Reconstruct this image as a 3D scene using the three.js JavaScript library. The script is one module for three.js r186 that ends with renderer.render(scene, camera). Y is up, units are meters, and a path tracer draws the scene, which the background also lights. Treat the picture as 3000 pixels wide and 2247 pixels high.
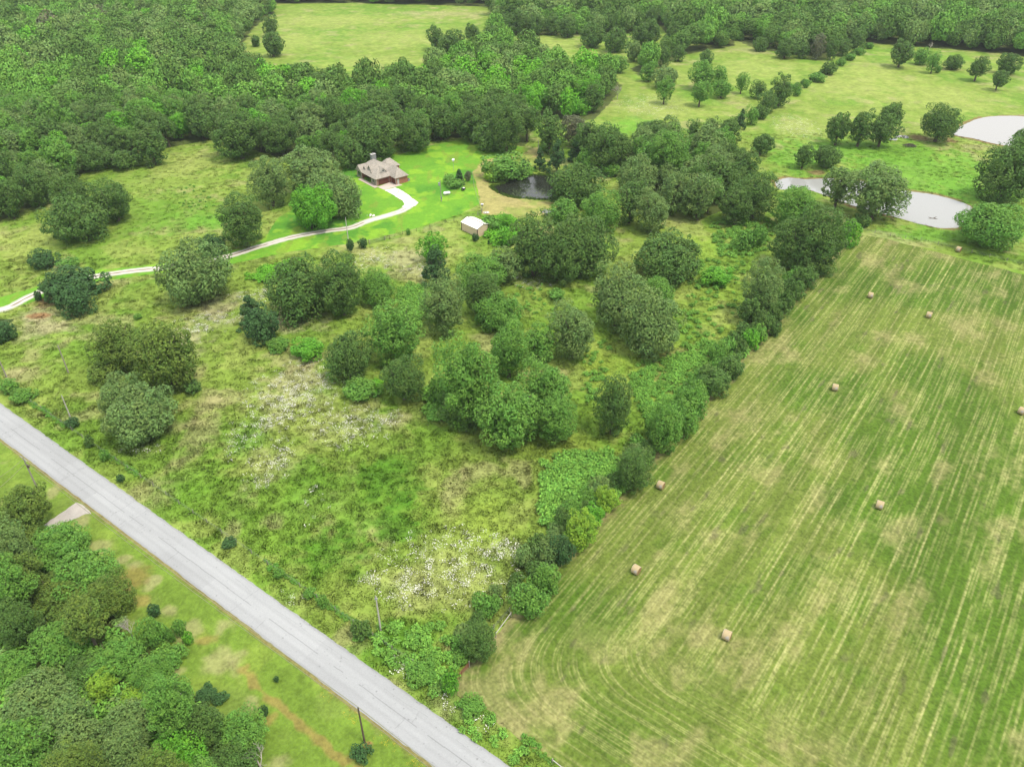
import * as THREE from 'three';
import { mergeGeometries } from 'three/addons/utils/BufferGeometryUtils.js';
import { RoundedBoxGeometry } from 'three/addons/geometries/RoundedBoxGeometry.js';

// ---------------------------------------------------------------- camera, sky, sun, exposure
const scene = new THREE.Scene();
const FPX = 2281, PITCH = 34.8 * Math.PI / 180, HCAM = 110, CX = 1500, CY = 1123.5;   // in pixels of the 3000 x 2247 photograph
const camera = new THREE.PerspectiveCamera(2 * Math.atan(CY / FPX) * 180 / Math.PI, 1024 / 766, 1, 6000);
camera.position.set(0, HCAM, 0); camera.rotation.x = -PITCH; scene.add(camera);
const renderer = new THREE.WebGLRenderer({ antialias: true });
renderer.toneMapping = THREE.LinearToneMapping; renderer.toneMappingExposure = 2.55;
renderer.shadowMap.enabled = true;
{ // overcast sky: brighter overhead, the same all the way round
  const W = 64, H = 32, d = new Float32Array(W * H * 4);
  for (let j = 0; j < H; j++) for (let i = 0; i < W; i++) {
    const el = ((j + .5) / H - .5) * Math.PI, s = Math.max(0, Math.sin(el)), k = (i + j * W) * 4;
    const L = el > 0 ? .38 + .36 * s : .15;
    d[k] = L * .97; d[k + 1] = L * 1.0; d[k + 2] = L * 1.05; d[k + 3] = 1;
  }
  const sky = new THREE.DataTexture(d, W, H, THREE.RGBAFormat, THREE.FloatType);
  sky.mapping = THREE.EquirectangularReflectionMapping; sky.magFilter = THREE.LinearFilter; sky.needsUpdate = true;
  scene.background = sky; scene.environment = sky;
}
const sun = new THREE.DirectionalLight(0xfff3df, 1.5);
sun.position.set(120, 330, -60); sun.target.position.set(0, 0, -150); scene.add(sun, sun.target);
sun.castShadow = true; sun.shadow.radius = 20; sun.shadow.mapSize.set(4096, 4096);
Object.assign(sun.shadow.camera, { left: -500, right: 500, top: 600, bottom: -300, near: 10, far: 1200 });
scene.fog = new THREE.FogExp2(0xd5e0e6, 0.00007);

// ---------------------------------------------------------------- helpers
let seed = 12345;
const rnd = () => { seed = (seed + 0x6D2B79F5) | 0; let t = Math.imul(seed ^ (seed >>> 15), 1 | seed); t = (t + Math.imul(t ^ (t >>> 7), 61 | t)) ^ t; return ((t ^ (t >>> 14)) >>> 0) / 4294967296; };
const rr = (a, b) => a + (b - a) * rnd();
const clamp = (v, a = 0, b = 1) => v < a ? a : v > b ? b : v, mix = (a, b, t) => a + (b - a) * t;
const sm = (a, b, x) => { const t = clamp((x - a) / (b - a)); return t * t * (3 - 2 * t); };
const lin = (c) => { c /= 255; return c <= .04045 ? c / 12.92 : ((c + .055) / 1.055) ** 2.4; };
const enc = (c) => { c = clamp(c); return 255 * (c <= .0031308 ? 12.92 * c : 1.055 * c ** (1 / 2.4) - .055); };
const EL = new Uint8Array(4097); for (let i = 0; i <= 4096; i++) EL[i] = Math.round(enc(i / 4096));
const D = (r, g, b, k = .5) => [lin(r) * k, lin(g) * k, lin(b) * k];   // base colour of a surface seen in this light as r, g, b
const hash = (i, j) => { let h = Math.imul(i, 374761393) + Math.imul(j, 668265263) | 0; h = Math.imul(h ^ (h >>> 13), 1274126177); return ((h ^ (h >>> 16)) >>> 0) / 4294967296; };
const noise = (x, y) => { const i = Math.floor(x), j = Math.floor(y), a = x - i, b = y - j, u = a * a * (3 - 2 * a), v = b * b * (3 - 2 * b); return mix(mix(hash(i, j), hash(i + 1, j), u), mix(hash(i, j + 1), hash(i + 1, j + 1), u), v); };
const fbm = (x, y, o = 3) => { let s = 0, a = .5, n = 0; for (let k = 0; k < o; k++) { s += a * noise(x, y); n += a; x = x * 2.03 + 17.3; y = y * 2.03 - 9.1; a *= .5; } return s / n; };
const lerp3 = (o, c, t) => { o[0] += (c[0] - o[0]) * t; o[1] += (c[1] - o[1]) * t; o[2] += (c[2] - o[2]) * t; };
const SP = Math.sin(PITCH), CP = Math.cos(PITCH);
// a pixel of the photograph meets the plane at height h: [x, distance ahead]
const G = (px, py, h = 0) => { const u = (px - CX) / FPX, v = (py - CY) / FPX, d = (HCAM - h) / (SP + v * CP); return [u * d, (CP - v * SP) * d]; };
const depthAt = (py) => HCAM / (SP + (py - CY) / FPX * CP);
const poly = (pts) => { const p = pts.map(([x, y]) => G(x, y)); const xs = p.map((q) => q[0]), ys = p.map((q) => q[1]); return { p, x0: Math.min(...xs), x1: Math.max(...xs), y0: Math.min(...ys), y1: Math.max(...ys) }; };
const inside = (P, x, y) => { if (x < P.x0 || x > P.x1 || y < P.y0 || y > P.y1) return false; let c = false; const p = P.p; for (let i = 0, j = p.length - 1; i < p.length; j = i++) if ((p[i][1] > y) !== (p[j][1] > y) && x < (p[j][0] - p[i][0]) * (y - p[i][1]) / (p[j][1] - p[i][1]) + p[i][0]) c = !c; return c; };
const tile = (ox, oy) => (x, y) => [ox + x / 2.209, oy + y / 2.209];

const taken = {};
const numbered = (n) => { const k = taken[n] = (taken[n] ?? -1) + 1; return k ? n + '_' + String(k).padStart(3, '0') : n; };
function tag(o, label, category, group) { o.userData.label = label; o.userData.category = category; if (group) o.userData.group = group; return o; }
function structure(name, geo, mat) { const m = new THREE.Mesh(geo, mat); m.name = numbered(name); m.userData.kind = 'structure'; m.receiveShadow = true; m.castShadow = true; scene.add(m); return m; }
function thing(name, label, category, x, w, y = 0, turn = 0, group) { const o = new THREE.Group(); o.name = numbered(name); o.position.set(x, y, -w); o.rotation.y = turn; tag(o, label, category, group); scene.add(o); return o; }
function part(parent, name, geo, mat) { const m = new THREE.Mesh(geo, mat); m.name = name; m.castShadow = m.receiveShadow = true; parent.add(m); return m; }
const M = (c, o = {}) => { const m = new THREE.MeshPhysicalMaterial({ roughness: .9, metalness: 0, specularIntensity: (o.roughness ?? .9) > .85 ? .3 : 1, ...o }); if (c) m.color.setRGB(...c); return m; };
const box = (x0, x1, y0, y1, z0, z1) => new THREE.BoxGeometry(x1 - x0, y1 - y0, z1 - z0).translate((x0 + x1) / 2, (y0 + y1) / 2, (z0 + z1) / 2);
const bar = (a, b, r, r2 = r, n = 6) => { const A = new THREE.Vector3(...a), B = new THREE.Vector3(...b), d = B.clone().sub(A), g = new THREE.CylinderGeometry(r2, r, d.length(), n); g.applyQuaternion(new THREE.Quaternion().setFromUnitVectors(new THREE.Vector3(0, 1, 0), d.clone().normalize())); return g.translate((A.x + B.x) / 2, (A.y + B.y) / 2, (A.z + B.z) / 2); };
function texture(W, H, fn, srgb = true) { // fn(u, v, out) gives linear colour
  const a = new Uint8Array(W * H * 4), o = [0, 0, 0];
  for (let j = 0; j < H; j++) for (let i = 0; i < W; i++) { fn((i + .5) / W, (j + .5) / H, o); const k = (j * W + i) * 4; for (let c = 0; c < 3; c++) a[k + c] = srgb ? EL[Math.round(clamp(o[c]) * 4096)] : clamp(o[c]) * 255; a[k + 3] = 255; }
  const t = new THREE.DataTexture(a, W, H); t.magFilter = THREE.LinearFilter; t.minFilter = THREE.LinearFilter; t.wrapS = t.wrapT = THREE.RepeatWrapping; if (srgb) t.colorSpace = THREE.SRGBColorSpace; t.needsUpdate = true; return t;
}
const grainTex = texture(512, 512, (u, v, o) => { const s = fbm(u * 60, v * 60, 3) * .6 + noise(u * 200, v * 200) * .4; o[0] = o[1] = o[2] = s; }, false);
const grain = (rx, ry) => { const t = grainTex.clone(); t.repeat.set(rx, ry); t.needsUpdate = true; return t; };

// ---------------------------------------------------------------- lie of the land, in metres (x to the side, w ahead)
const A53 = 53.9 * Math.PI / 180, SD = [Math.cos(A53), Math.sin(A53)], TD = [Math.sin(A53), -Math.cos(A53)];   // along the hay-field fence, along the road
const dotS = (p) => p[0] * SD[0] + p[1] * SD[1], dotT = (p) => p[0] * TD[0] + p[1] * TD[1];
const ST = (s, t) => [s * SD[0] + t * TD[0], s * SD[1] + t * TD[1]];
const ROAD_N = (dotS(G(0, 1191)) + dotS(G(446, 1498)) + dotS(G(1217, 2045))) / 3, ROAD_S = (dotS(G(0, 1284)) + dotS(G(670, 1791)) + dotS(G(1000, 2039))) / 3;
const FENCE_T = (dotT(G(1336, 1993)) + dotT(G(1930, 1320)) + dotT(G(2330, 880))) / 3;
const HAY_S0 = dotS(G(1400, 2080)), HAY_S1 = dotS(G(2600, 700));
const T1 = tile(0, 0), T2 = tile(1000, 0), T3 = tile(2000, 0), T4 = tile(0, 750), T5 = tile(1000, 750), T6 = tile(2000, 750), T7 = tile(0, 1497), T8 = tile(1000, 1497);
const ov = (a) => a.map(([x, y]) => [x * 1.3562, y * 1.3562]);

const LAWN = poly(ov([[-30, 655], [-30, 690], [0, 674], [100, 642], [215, 607], [350, 590], [500, 570], [620, 545], [760, 525], [880, 498], [990, 465], [1037, 440], [1030, 400], [1019, 372], [1045, 345], [1130, 333], [1132, 318], [1090, 312], [1000, 300], [900, 320], [860, 335], [800, 322], [755, 330], [735, 380], [690, 420], [600, 470], [570, 515], [540, 535], [480, 543], [350, 570], [210, 583], [100, 613], [0, 642]]));
const PATHP = poly(ov([[1019, 372], [1030, 400], [1037, 440], [1042, 462], [1080, 470], [1130, 470], [1190, 462], [1192, 436], [1130, 432], [1085, 422], [1062, 405], [1048, 385], [1052, 358], [1085, 345], [1130, 340], [1150, 345], [1165, 350], [1175, 330], [1160, 318], [1130, 333], [1045, 345]]));
// woods: where trees stand so close that the ground is hidden
const WOODS = [
  { p: poly(ov([[-140, 510], [0, 478], [60, 452], [120, 425], [150, 392], [185, 372], [270, 352], [350, 322], [400, 312], [470, 300], [470, 262], [560, 215], [620, 200], [560, 192], [525, 168], [508, 130], [520, 100], [545, 60], [590, 28], [590, 8], [760, 6], [1060, 14], [1060, -20], [-500, -20], [-500, 300]])), sp: 8.6, mixn: 'ddgmdgmdgb' },
  { p: poly([[1435, 10], [1445, 70], [1470, 92], [1560, 102], [1700, 104], [1850, 98], [1880, 70], [1900, 50], [1940, 80], [1960, 118], [2000, 130], [2080, 128], [2150, 112], [2165, 122], [2218, 145], [2320, 160], [2407, 176], [2470, 157], [2540, 120], [2560, 126], [2700, 138], [2860, 150], [3000, 165], [3600, 230], [3600, -27], [1435, -27]]), sp: 9, mixn: 'ddgdmdgm' },
  { p: poly(ov([[470, 300], [520, 318], [560, 330], [640, 350], [720, 352], [760, 338], [800, 318], [860, 316], [1000, 296], [1090, 308], [1135, 316], [1150, 285], [1130, 262], [1180, 258], [1230, 235], [1260, 205], [1300, 190], [1330, 178], [1330, 170], [1290, 172], [1250, 190], [1180, 140], [1075, 100], [960, 150], [915, 185], [800, 202], [720, 202], [640, 195], [560, 225], [470, 262]])), sp: 8.2, mixn: 'ddmgbdm' },
  { p: poly(ov([[-60, 1240], [30, 1160], [100, 1185], [190, 1270], [280, 1370], [400, 1490], [520, 1600], [560, 1665], [540, 1800], [-60, 1820]])), sp: 6, mixn: 'nmgmnmd' },
  { p: poly([[1680, 470], [1800, 455], [1960, 430], [2120, 440], [2190, 520], [2160, 600], [2060, 640], [1950, 600], [1880, 520], [1760, 520]]), sp: 8, mixn: 'ddgm' },
  { p: poly([[1600, 250], [1700, 225], [1780, 225], [1820, 250], [1790, 300], [1740, 350], [1640, 350]]), sp: 8, mixn: 'mdbm' },
  { p: poly([[1850, 200], [1990, 140], [2150, 116], [2150, 134], [2000, 162], [1870, 224]]), sp: 8, mixn: 'ddm' },
];
const PONDS = [
  { pts: [T2(965, 1210), T2(1040, 1190), T2(1130, 1155), T2(1210, 1135), T2(1290, 1132), T2(1350, 1140), T2(1440, 1160), T2(1470, 1200), T2(1440, 1260), T2(1380, 1290), T2(1290, 1292), T2(1180, 1285), T2(1090, 1275), T2(1010, 1245)], mud: 0 },
  { pts: [T3(600, 1180), T3(640, 1160), T3(690, 1150), T3(800, 1160), T3(930, 1155), T3(1080, 1160), T3(1250, 1190), T3(1450, 1235), T3(1640, 1262), T3(1780, 1300), T3(1850, 1325), T3(1880, 1350), T3(1850, 1440), T3(1790, 1472), T3(1690, 1477), T3(1560, 1455), T3(1400, 1410), T3(1250, 1370), T3(1100, 1330), T3(960, 1275), T3(900, 1255), T3(840, 1235), T3(740, 1215), T3(640, 1228)], mud: 1 },
  { pts: [T3(1750, 870), T3(1780, 835), T3(1860, 790), T3(1950, 760), T3(2060, 750), T3(2200, 752), T3(2330, 770), T3(2400, 830), T3(2380, 900), T3(2250, 960), T3(2110, 945), T3(2000, 925), T3(1880, 895)], mud: 1 },
];
for (const q of PONDS) q.p = poly(q.pts);

// patches of the meadow: [x, y, half width, half height in photo pixels, kind]
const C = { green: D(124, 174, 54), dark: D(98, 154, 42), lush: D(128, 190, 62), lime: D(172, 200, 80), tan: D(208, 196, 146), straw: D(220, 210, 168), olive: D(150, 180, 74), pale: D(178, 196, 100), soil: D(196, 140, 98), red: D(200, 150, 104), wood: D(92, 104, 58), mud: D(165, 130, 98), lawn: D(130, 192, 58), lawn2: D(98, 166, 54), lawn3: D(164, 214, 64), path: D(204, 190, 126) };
const BLOBS = [
  [868, 1126, 90, 60, 'tan'], [800, 1535, 36, 30, 'tan'], [1330, 1440, 40, 70, 'tan'], [590, 1260, 50, 110, 'tan'], [830, 935, 120, 36, 'straw'], [860, 1050, 90, 35, 'tan'], [640, 900, 60, 40, 'straw'], [130, 960, 70, 36, 'straw'], [60, 1100, 60, 30, 'tan'], [540, 1000, 60, 60, 'straw'], [330, 830, 60, 20, 'tan'], [120, 920, 60, 25, 'straw'],
  [1030, 1480, 190, 150, 'green'], [980, 1610, 120, 90, 'dark'], [1150, 1400, 110, 70, 'dark'], [900, 1400, 90, 60, 'green'], [1160, 1560, 70, 80, 'dark'], [740, 1270, 60, 70, 'lush'], [560, 1420, 90, 70, 'green'], [700, 1480, 80, 50, 'green'], [930, 1160, 50, 30, 'green'], [1080, 1290, 110, 40, 'olive'],
  [1370, 1560, 80, 110, 'lime'], [1460, 1540, 60, 60, 'lime'], [1300, 1700, 150, 80, 'pale'], [880, 1220, 160, 70, 'pale'], [760, 1360, 60, 60, 'pale'], [1100, 1760, 120, 60, 'olive'], [1250, 1850, 150, 60, 'green'], [1180, 1900, 150, 70, 'dark'], [1700, 1330, 120, 60, 'lime'], [1770, 1100, 60, 140, 'lime'], [1740, 1010, 50, 90, 'lime'], [1560, 860, 120, 60, 'olive'], [1900, 1080, 150, 90, 'lime'], [2130, 900, 80, 130, 'lime'], [2030, 700, 120, 60, 'lime'], [1840, 620, 60, 60, 'lime'], [1250, 740, 150, 60, 'pale'], [1200, 760, 80, 40, 'straw'],
  [392, 1690, 46, 34, 'red'], [360, 1740, 16, 26, 'red'], [290, 1600, 40, 24, 'tan'], [410, 1760, 24, 18, 'red'], [500, 1790, 30, 18, 'tan'], [600, 1875, 30, 22, 'red'], [560, 1840, 40, 40, 'tan'], [640, 1940, 60, 40, 'tan'], [790, 2110, 30, 24, 'red'], [820, 2230, 40, 30, 'tan'], [1080, 2180, 14, 10, 'soil'],
  [1180, 110, 160, 24, 'pale'], [1080, 180, 140, 18, 'pale'], [950, 60, 200, 20, 'pale'], [860, 120, 90, 30, 'pale'], [1300, 40, 160, 8, 'tan'], [1350, 90, 110, 20, 'olive'], [1600, 130, 100, 40, 'pale'], [2100, 130, 140, 14, 'pale'], [2360, 380, 90, 40, 'pale'], [2560, 210, 90, 30, 'pale'], [2500, 250, 160, 40, 'pale'], [2750, 280, 160, 50, 'pale'], [2280, 250, 90, 40, 'olive'], [2200, 200, 120, 30, 'pale'], [1950, 310, 120, 40, 'pale'], [1870, 370, 90, 30, 'lush'], [2060, 280, 60, 30, 'green'],
  [2500, 440, 240, 40, 'lush'], [2700, 500, 240, 90, 'lush'], [2640, 440, 110, 30, 'green'], [2850, 560, 120, 40, 'lush'], [2740, 690, 240, 30, 'lush'], [2330, 470, 90, 40, 'lush'], [2690, 402, 26, 10, 'mud'], [2780, 408, 20, 10, 'mud'], [2870, 430, 60, 9, 'tan'], [2395, 505, 26, 8, 'mud'], [2570, 690, 60, 14, 'tan'], [2650, 715, 140, 14, 'tan'],
  [480, 520, 200, 60, 'olive'], [560, 480, 120, 40, 'pale'], [430, 620, 150, 60, 'green'], [250, 640, 150, 60, 'olive'], [100, 700, 120, 40, 'pale'], [540, 640, 120, 60, 'green'], [600, 640, 80, 26, 'lush'], [640, 760, 120, 20, 'olive'], [150, 880, 50, 18, 'mud'], [115, 925, 30, 8, 'soil'],
].map(([x, y, a, b, k]) => { const [gx, gw] = G(x, y), d = depthAt(y); return { x: gx, w: gw, a: a * d / FPX, b: Math.abs(G(x, y - b)[1] - G(x, y + b)[1]) / 2, c: C[k], k }; });
const FLOWERS = [[870, 1150, 130, 80, .8], [1030, 1255, 110, 55, .7], [770, 1240, 50, 60, .5], [790, 1360, 60, 70, .8], [1150, 1226, 40, 24, .7], [1330, 1660, 190, 100, .55], [1470, 1610, 60, 36, .7], [1200, 1730, 80, 50, .6], [1110, 1700, 50, 30, .5], [620, 940, 90, 30, .7], [560, 975, 50, 40, .6], [740, 870, 60, 22, .6], [400, 1320, 60, 30, .4], [1330, 2060, 60, 40, .6], [1420, 2120, 60, 30, .4], [850, 1760, 40, 30, .4], [1180, 1950, 40, 40, .5], [1100, 760, 60, 30, .5], [1240, 790, 60, 25, .6], [700, 1280, 40, 60, .3], [2330, 370, 60, 30, .4], [1900, 310, 90, 30, .3], [1560, 820, 80, 30, .4], [900, 1480, 60, 60, .15]].map(([x, y, a, b, k]) => { const [gx, gw] = G(x, y), d = depthAt(y); return { x: gx, w: gw, a: a * d / FPX, b: Math.abs(G(x, y - b)[1] - G(x, y + b)[1]) / 2, k }; });
const TRACK = [T7(1560, 1010), T7(1650, 1130), T7(1800, 1260), T7(1950, 1390), T7(2080, 1490), T7(2209, 1600), T8(60, 1640), T8(200, 1740)].map((q) => G(...q));
const segDist = (x, w, line) => { let m = 1e9; for (let i = 0; i + 1 < line.length; i++) { const [ax, aw] = line[i], [bx, bw] = line[i + 1], dx = bx - ax, dw = bw - aw, t = clamp(((x - ax) * dx + (w - aw) * dw) / (dx * dx + dw * dw)); m = Math.min(m, Math.hypot(x - ax - t * dx, w - aw - t * dw)); } return m; };

function fieldColor(x, w, o, zone) { // linear base colour of the ground at x, w
  const n1 = fbm(x / 23, w / 23, 3), n2 = fbm(x / 6 + 40, w / 6, 3), n3 = noise(x / 1.3, w / 1.3), n4 = noise(x * 2.6 + 7, w * 2.6), n5 = noise(x * 7, w * 7);
  o[0] = C.olive[0]; o[1] = C.olive[1]; o[2] = C.olive[2];
  lerp3(o, C.green, sm(.42, .62, n1) * .6); lerp3(o, C.pale, sm(.5, .68, n2) * .6); lerp3(o, C.tan, sm(.6, .75, fbm(x / 9 - 30, w / 9 + 11, 3)) * .4);
  const s = x * SD[0] + w * SD[1];
  if (s < ROAD_S + 1) { // mown verge on the wood's side of the road
    lerp3(o, D(132, 164, 62), .85); lerp3(o, C.lime, sm(.5, .75, n2) * .3); lerp3(o, C.tan, sm(.62, .8, fbm(x / 5 + 3, w / 5, 3)) * .5);
    const e = ROAD_S - s; if (e < 2.2) lerp3(o, D(150, 142, 88), .55 * sm(2.0, .5, e + n3 * 1.2)); if (e < .45 + .4 * n2) lerp3(o, D(176, 150, 110), .5);
    const d = segDist(x, w, TRACK); if (d < 2.2) lerp3(o, C.red, sm(1.0, .1, d + (n3 - .5) * 1.4) * .45);
  }
  const wx = (fbm(x / 4 + 9, w / 4, 3) - .5) * 1.3, wm = noise(x / 1.1 + 50, w / 1.1) - .5;
  for (const b of BLOBS) { const dx = (x - b.x) / b.a, dw = (w - b.w) / b.b; if (dx > 1.8 || dx < -1.8 || dw > 1.8 || dw < -1.8) continue; const r = Math.sqrt(dx * dx + dw * dw) + wx + wm * .5; lerp3(o, b.c, sm(1.3, .4, r) * ({ lime: .5, tan: .45, straw: .5, red: .4 }[b.k] ?? .75)); }
  if (inside(PATHP, x + wm * 1.5, w + wx * 2)) { lerp3(o, C.path, .8); lerp3(o, C.olive, sm(.5, .7, n2) * .6); }
  for (const f of FLOWERS) { const dx = (x - f.x) / f.a, dw = (w - f.w) / f.b; if (dx * dx + dw * dw > 2.2) continue; lerp3(o, C.straw, sm(1.3, .5, Math.hypot(dx, dw) + wx) * .2 * f.k); }
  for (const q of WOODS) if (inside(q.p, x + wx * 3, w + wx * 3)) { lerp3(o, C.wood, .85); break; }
  for (const q of PONDS) if (q.mud && inside(q.p, x + (x > (q.p.x0 + q.p.x1) / 2 ? -1.6 : 1.6), w + (w > (q.p.y0 + q.p.y1) / 2 ? -1.6 : 1.6) + wm)) lerp3(o, C.mud, .7);
  const n6 = noise(x / 3.1 + 3, w / 3.1), k = .46 + .26 * n3 + .34 * n4 + .26 * n5 + .22 * n6; o[0] *= k; o[1] *= k; o[2] *= k;
}
function hayColor(x, w, o) {
  const s = x * SD[0] + w * SD[1], t = x * TD[0] + w * TD[1], bend = 2 * (noise(s / 60 + 5, t / 70) - .5) - .0016 * Math.max(0, t - FENCE_T - 60) * (s - HAY_S0);
  const dF = t - FENCE_T + bend, dR = s - HAY_S0;
  const k = 11, h = clamp(.5 + .5 * (dR - dF) / k), sn = mix(dR, dF, h) - k * h * (1 - h);   // rounded contours of the corner
  const rows = (q, l) => { // raked rows: a pale swath about every 2.3 m, finer straw lines between
    const q1 = q + .5 * (noise(q / 9, l / 40) - .5), r = Math.floor(q1 / 1.75), f = q1 / 1.75 - r, on = .2 + .8 * noise(r * 7.3, l / 22), q2 = q1 / .45, r2 = Math.floor(q2), f2 = q2 - r2;
    return { a: sm(.45, .8, noise(r2 * 3.1, l / 9)) * sm(.5, .2, Math.abs(f2 - .5)) * .8, line: sm(.2, .04, Math.abs(f - .3 - .2 * hash(r, 5))) * on * sm(.2, .5, noise(r * 2.7 + 40, l / 7)) }; };
  const p1 = rows(dF, s + t * .02), p2 = rows(-sn * 1.4, dR - dF), hd = sm(30, 17, dR + 8 * (noise(t / 14, s / 14) - .5));
  const st = mix(p1.a, p2.a, hd), ln = mix(p1.line, p2.line * .6, hd);
  const n1 = fbm(x / 26 + 80, w / 26, 3), n2 = fbm(x / 7 + 8, w / 7, 3), n3 = noise(x / .9, w / .9), n4 = noise(x * 2.7, w * 2.7), n5 = noise(x * 6.3 + 4, w * 6.3);
  o[0] = 0; lerp3(o, C.olive, 0); const c0 = D(98, 132, 42), c1 = D(126, 148, 62), c2 = D(206, 206, 136), c3 = D(196, 184, 130);
  o[0] = c0[0]; o[1] = c0[1]; o[2] = c0[2];
  lerp3(o, c1, sm(.38, .62, n1)); lerp3(o, D(104, 140, 44), sm(.55, .75, n2) * .6);
  lerp3(o, c3, sm(.5, .78, .5 * fbm(dF / 3.2 + 33, s / 11 + 2, 3) + .5 * fbm(x / 9, w / 9 + 40, 3) + .1 * (n3 - .5)) * .5); lerp3(o, c2, clamp(st * .5 + ln * .52) * (.55 + .6 * n4));
  lerp3(o, c3, .75 * sm(3.2, .3, t - FENCE_T + n3 * 1.6) * sm(.3, .6, n2 + .1)); lerp3(o, c3, hd * .4 * sm(.45, .6, n2));
  lerp3(o, D(116, 112, 84), sm(.72, .84, fbm(dF / 2 + 70, s / 6 + 21, 3)) * .5);
  const bd = noise(dF / 3.4 + 90, s / 120), kk = (.46 + .22 * n3 + .46 * n4 + .34 * n5) * (.84 + .32 * bd); o[0] *= kk; o[1] *= kk; o[2] *= kk;
}
function lawnColor(x, w, o) {
  const n1 = fbm(x / 16 + 5, w / 16, 3), n2 = fbm(x / 5, w / 5, 3), n3 = noise(x * 1.3, w * 1.3), n4 = noise(x * 3, w * 3);
  o[0] = C.lawn[0]; o[1] = C.lawn[1]; o[2] = C.lawn[2];
  lerp3(o, C.lawn2, sm(.45, .65, n1) * .85); lerp3(o, C.lawn3, sm(.48, .68, n2) * .8); lerp3(o, D(150, 176, 70), sm(.62, .72, fbm(x / 3 + 60, w / 7, 3)) * .6);
  const k = .84 + .18 * n3 + .14 * n4; o[0] *= k; o[1] *= k; o[2] *= k;
}

// ---------------------------------------------------------------- ground, one sheet with finer patches where the camera is near
{
  const patches = [[-140, 140, 36, 190, 2048, 1126], [-300, 300, 190, 430, 1700, 680], [-560, 560, 430, 960, 960, 454]];
  const pos = [], nor = [], uv = [], idx = [], mats = [], groups = [];
  const quad = (x0, x1, w0, w1, m) => { const b = pos.length / 3; pos.push(x0, 0, -w0, x1, 0, -w0, x1, 0, -w1, x0, 0, -w1); nor.push(0, 1, 0, 0, 1, 0, 0, 1, 0, 0, 1, 0); uv.push(0, 0, 1, 0, 1, 1, 0, 1); groups.push([idx.length, m]); idx.push(b, b + 1, b + 2, b, b + 2, b + 3); };
  for (const [x0, x1, w0, w1, W, H] of patches) {
    const tex = texture(W, H, (u, v, o) => fieldColor(mix(x0, x1, u), mix(w0, w1, v), o));
    tex.wrapS = tex.wrapT = THREE.ClampToEdgeWrapping;
    mats.push(M(null, { map: tex, bumpMap: grain((x1 - x0) / 11, (w1 - w0) / 11), bumpScale: .035, roughness: 1 })); quad(x0, x1, w0, w1, mats.length - 1);
  }
  const rest = M(D(86, 110, 60), { roughness: 1 }); mats.push(rest);
  for (const [a, b, c, d] of [[-3000, -140, 36, 190], [140, 3000, 36, 190], [-3000, -300, 190, 430], [300, 3000, 190, 430], [-3000, -560, 430, 960], [560, 3000, 430, 960], [-3000, 3000, -600, 36], [-3000, 3000, 960, 4000]]) quad(a, b, c, d, mats.length - 1);
  const g = new THREE.BufferGeometry(); g.setAttribute('position', new THREE.Float32BufferAttribute(pos, 3)); g.setAttribute('normal', new THREE.Float32BufferAttribute(nor, 3)); g.setAttribute('uv', new THREE.Float32BufferAttribute(uv, 2)); g.setIndex(idx);
  for (const [s, m] of groups) g.addGroup(s, 6, m);
  structure('ground', g, mats);
}
// a flat sheet from an outline in metres, uv over its bounds
function sheet(p, y, b) { const sh = new THREE.Shape(p.map(([x, w]) => new THREE.Vector2(x, w))); const g = new THREE.ShapeGeometry(sh); g.rotateX(-Math.PI / 2); g.translate(0, y, 0); const q = g.attributes.position, u = []; for (let i = 0; i < q.count; i++) u.push((q.getX(i) - b.x0) / (b.x1 - b.x0), (-q.getZ(i) - b.y0) / (b.y1 - b.y0)); g.setAttribute('uv', new THREE.Float32BufferAttribute(u, 2)); return g; }
function ragged(p, amp, step) { const out = []; for (let i = 0; i < p.length; i++) { const a = p[i], b = p[(i + 1) % p.length], n = Math.max(1, Math.round(Math.hypot(b[0] - a[0], b[1] - a[1]) / step)); for (let k = 0; k < n; k++) { const x = mix(a[0], b[0], k / n), w = mix(a[1], b[1], k / n); out.push([x + (fbm(x / 1.5, w / 1.5, 2) - .5) * amp * 2, w + (fbm(x / 1.5 + 90, w / 1.5, 2) - .5) * amp * 2]); } } return out; }
const bounds = (p) => ({ x0: Math.min(...p.map((q) => q[0])), x1: Math.max(...p.map((q) => q[0])), y0: Math.min(...p.map((q) => q[1])), y1: Math.max(...p.map((q) => q[1])) });
{ // hay field
  const p = ragged([ST(HAY_S0, FENCE_T), ST(HAY_S0, FENCE_T + 160), ST(HAY_S1 - 36, FENCE_T + 160), ST(HAY_S1 - 3, FENCE_T + 60), ST(HAY_S1, FENCE_T + 8), ST(HAY_S1 - 3, FENCE_T)], .7, 2), b = bounds(p);
  const t = texture(1800, 1800, (u, v, o) => hayColor(mix(b.x0, b.x1, u), mix(b.y0, b.y1, v), o));
  structure('hay_field', sheet(p, .012, b), M(null, { map: t, bumpMap: grain((b.x1 - b.x0) / 9, (b.y1 - b.y0) / 9), bumpScale: .025, roughness: 1 }));
}
{ // lawn
  const p = ragged(LAWN.p, .5, 2), b = bounds(p);
  const t = texture(1400, 700, (u, v, o) => lawnColor(mix(b.x0, b.x1, u), mix(b.y0, b.y1, v), o));
  structure('lawn', sheet(p, .012, b), M(null, { map: t, bumpMap: grain(16, 12), bumpScale: .012, roughness: 1 }));
}
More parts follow.
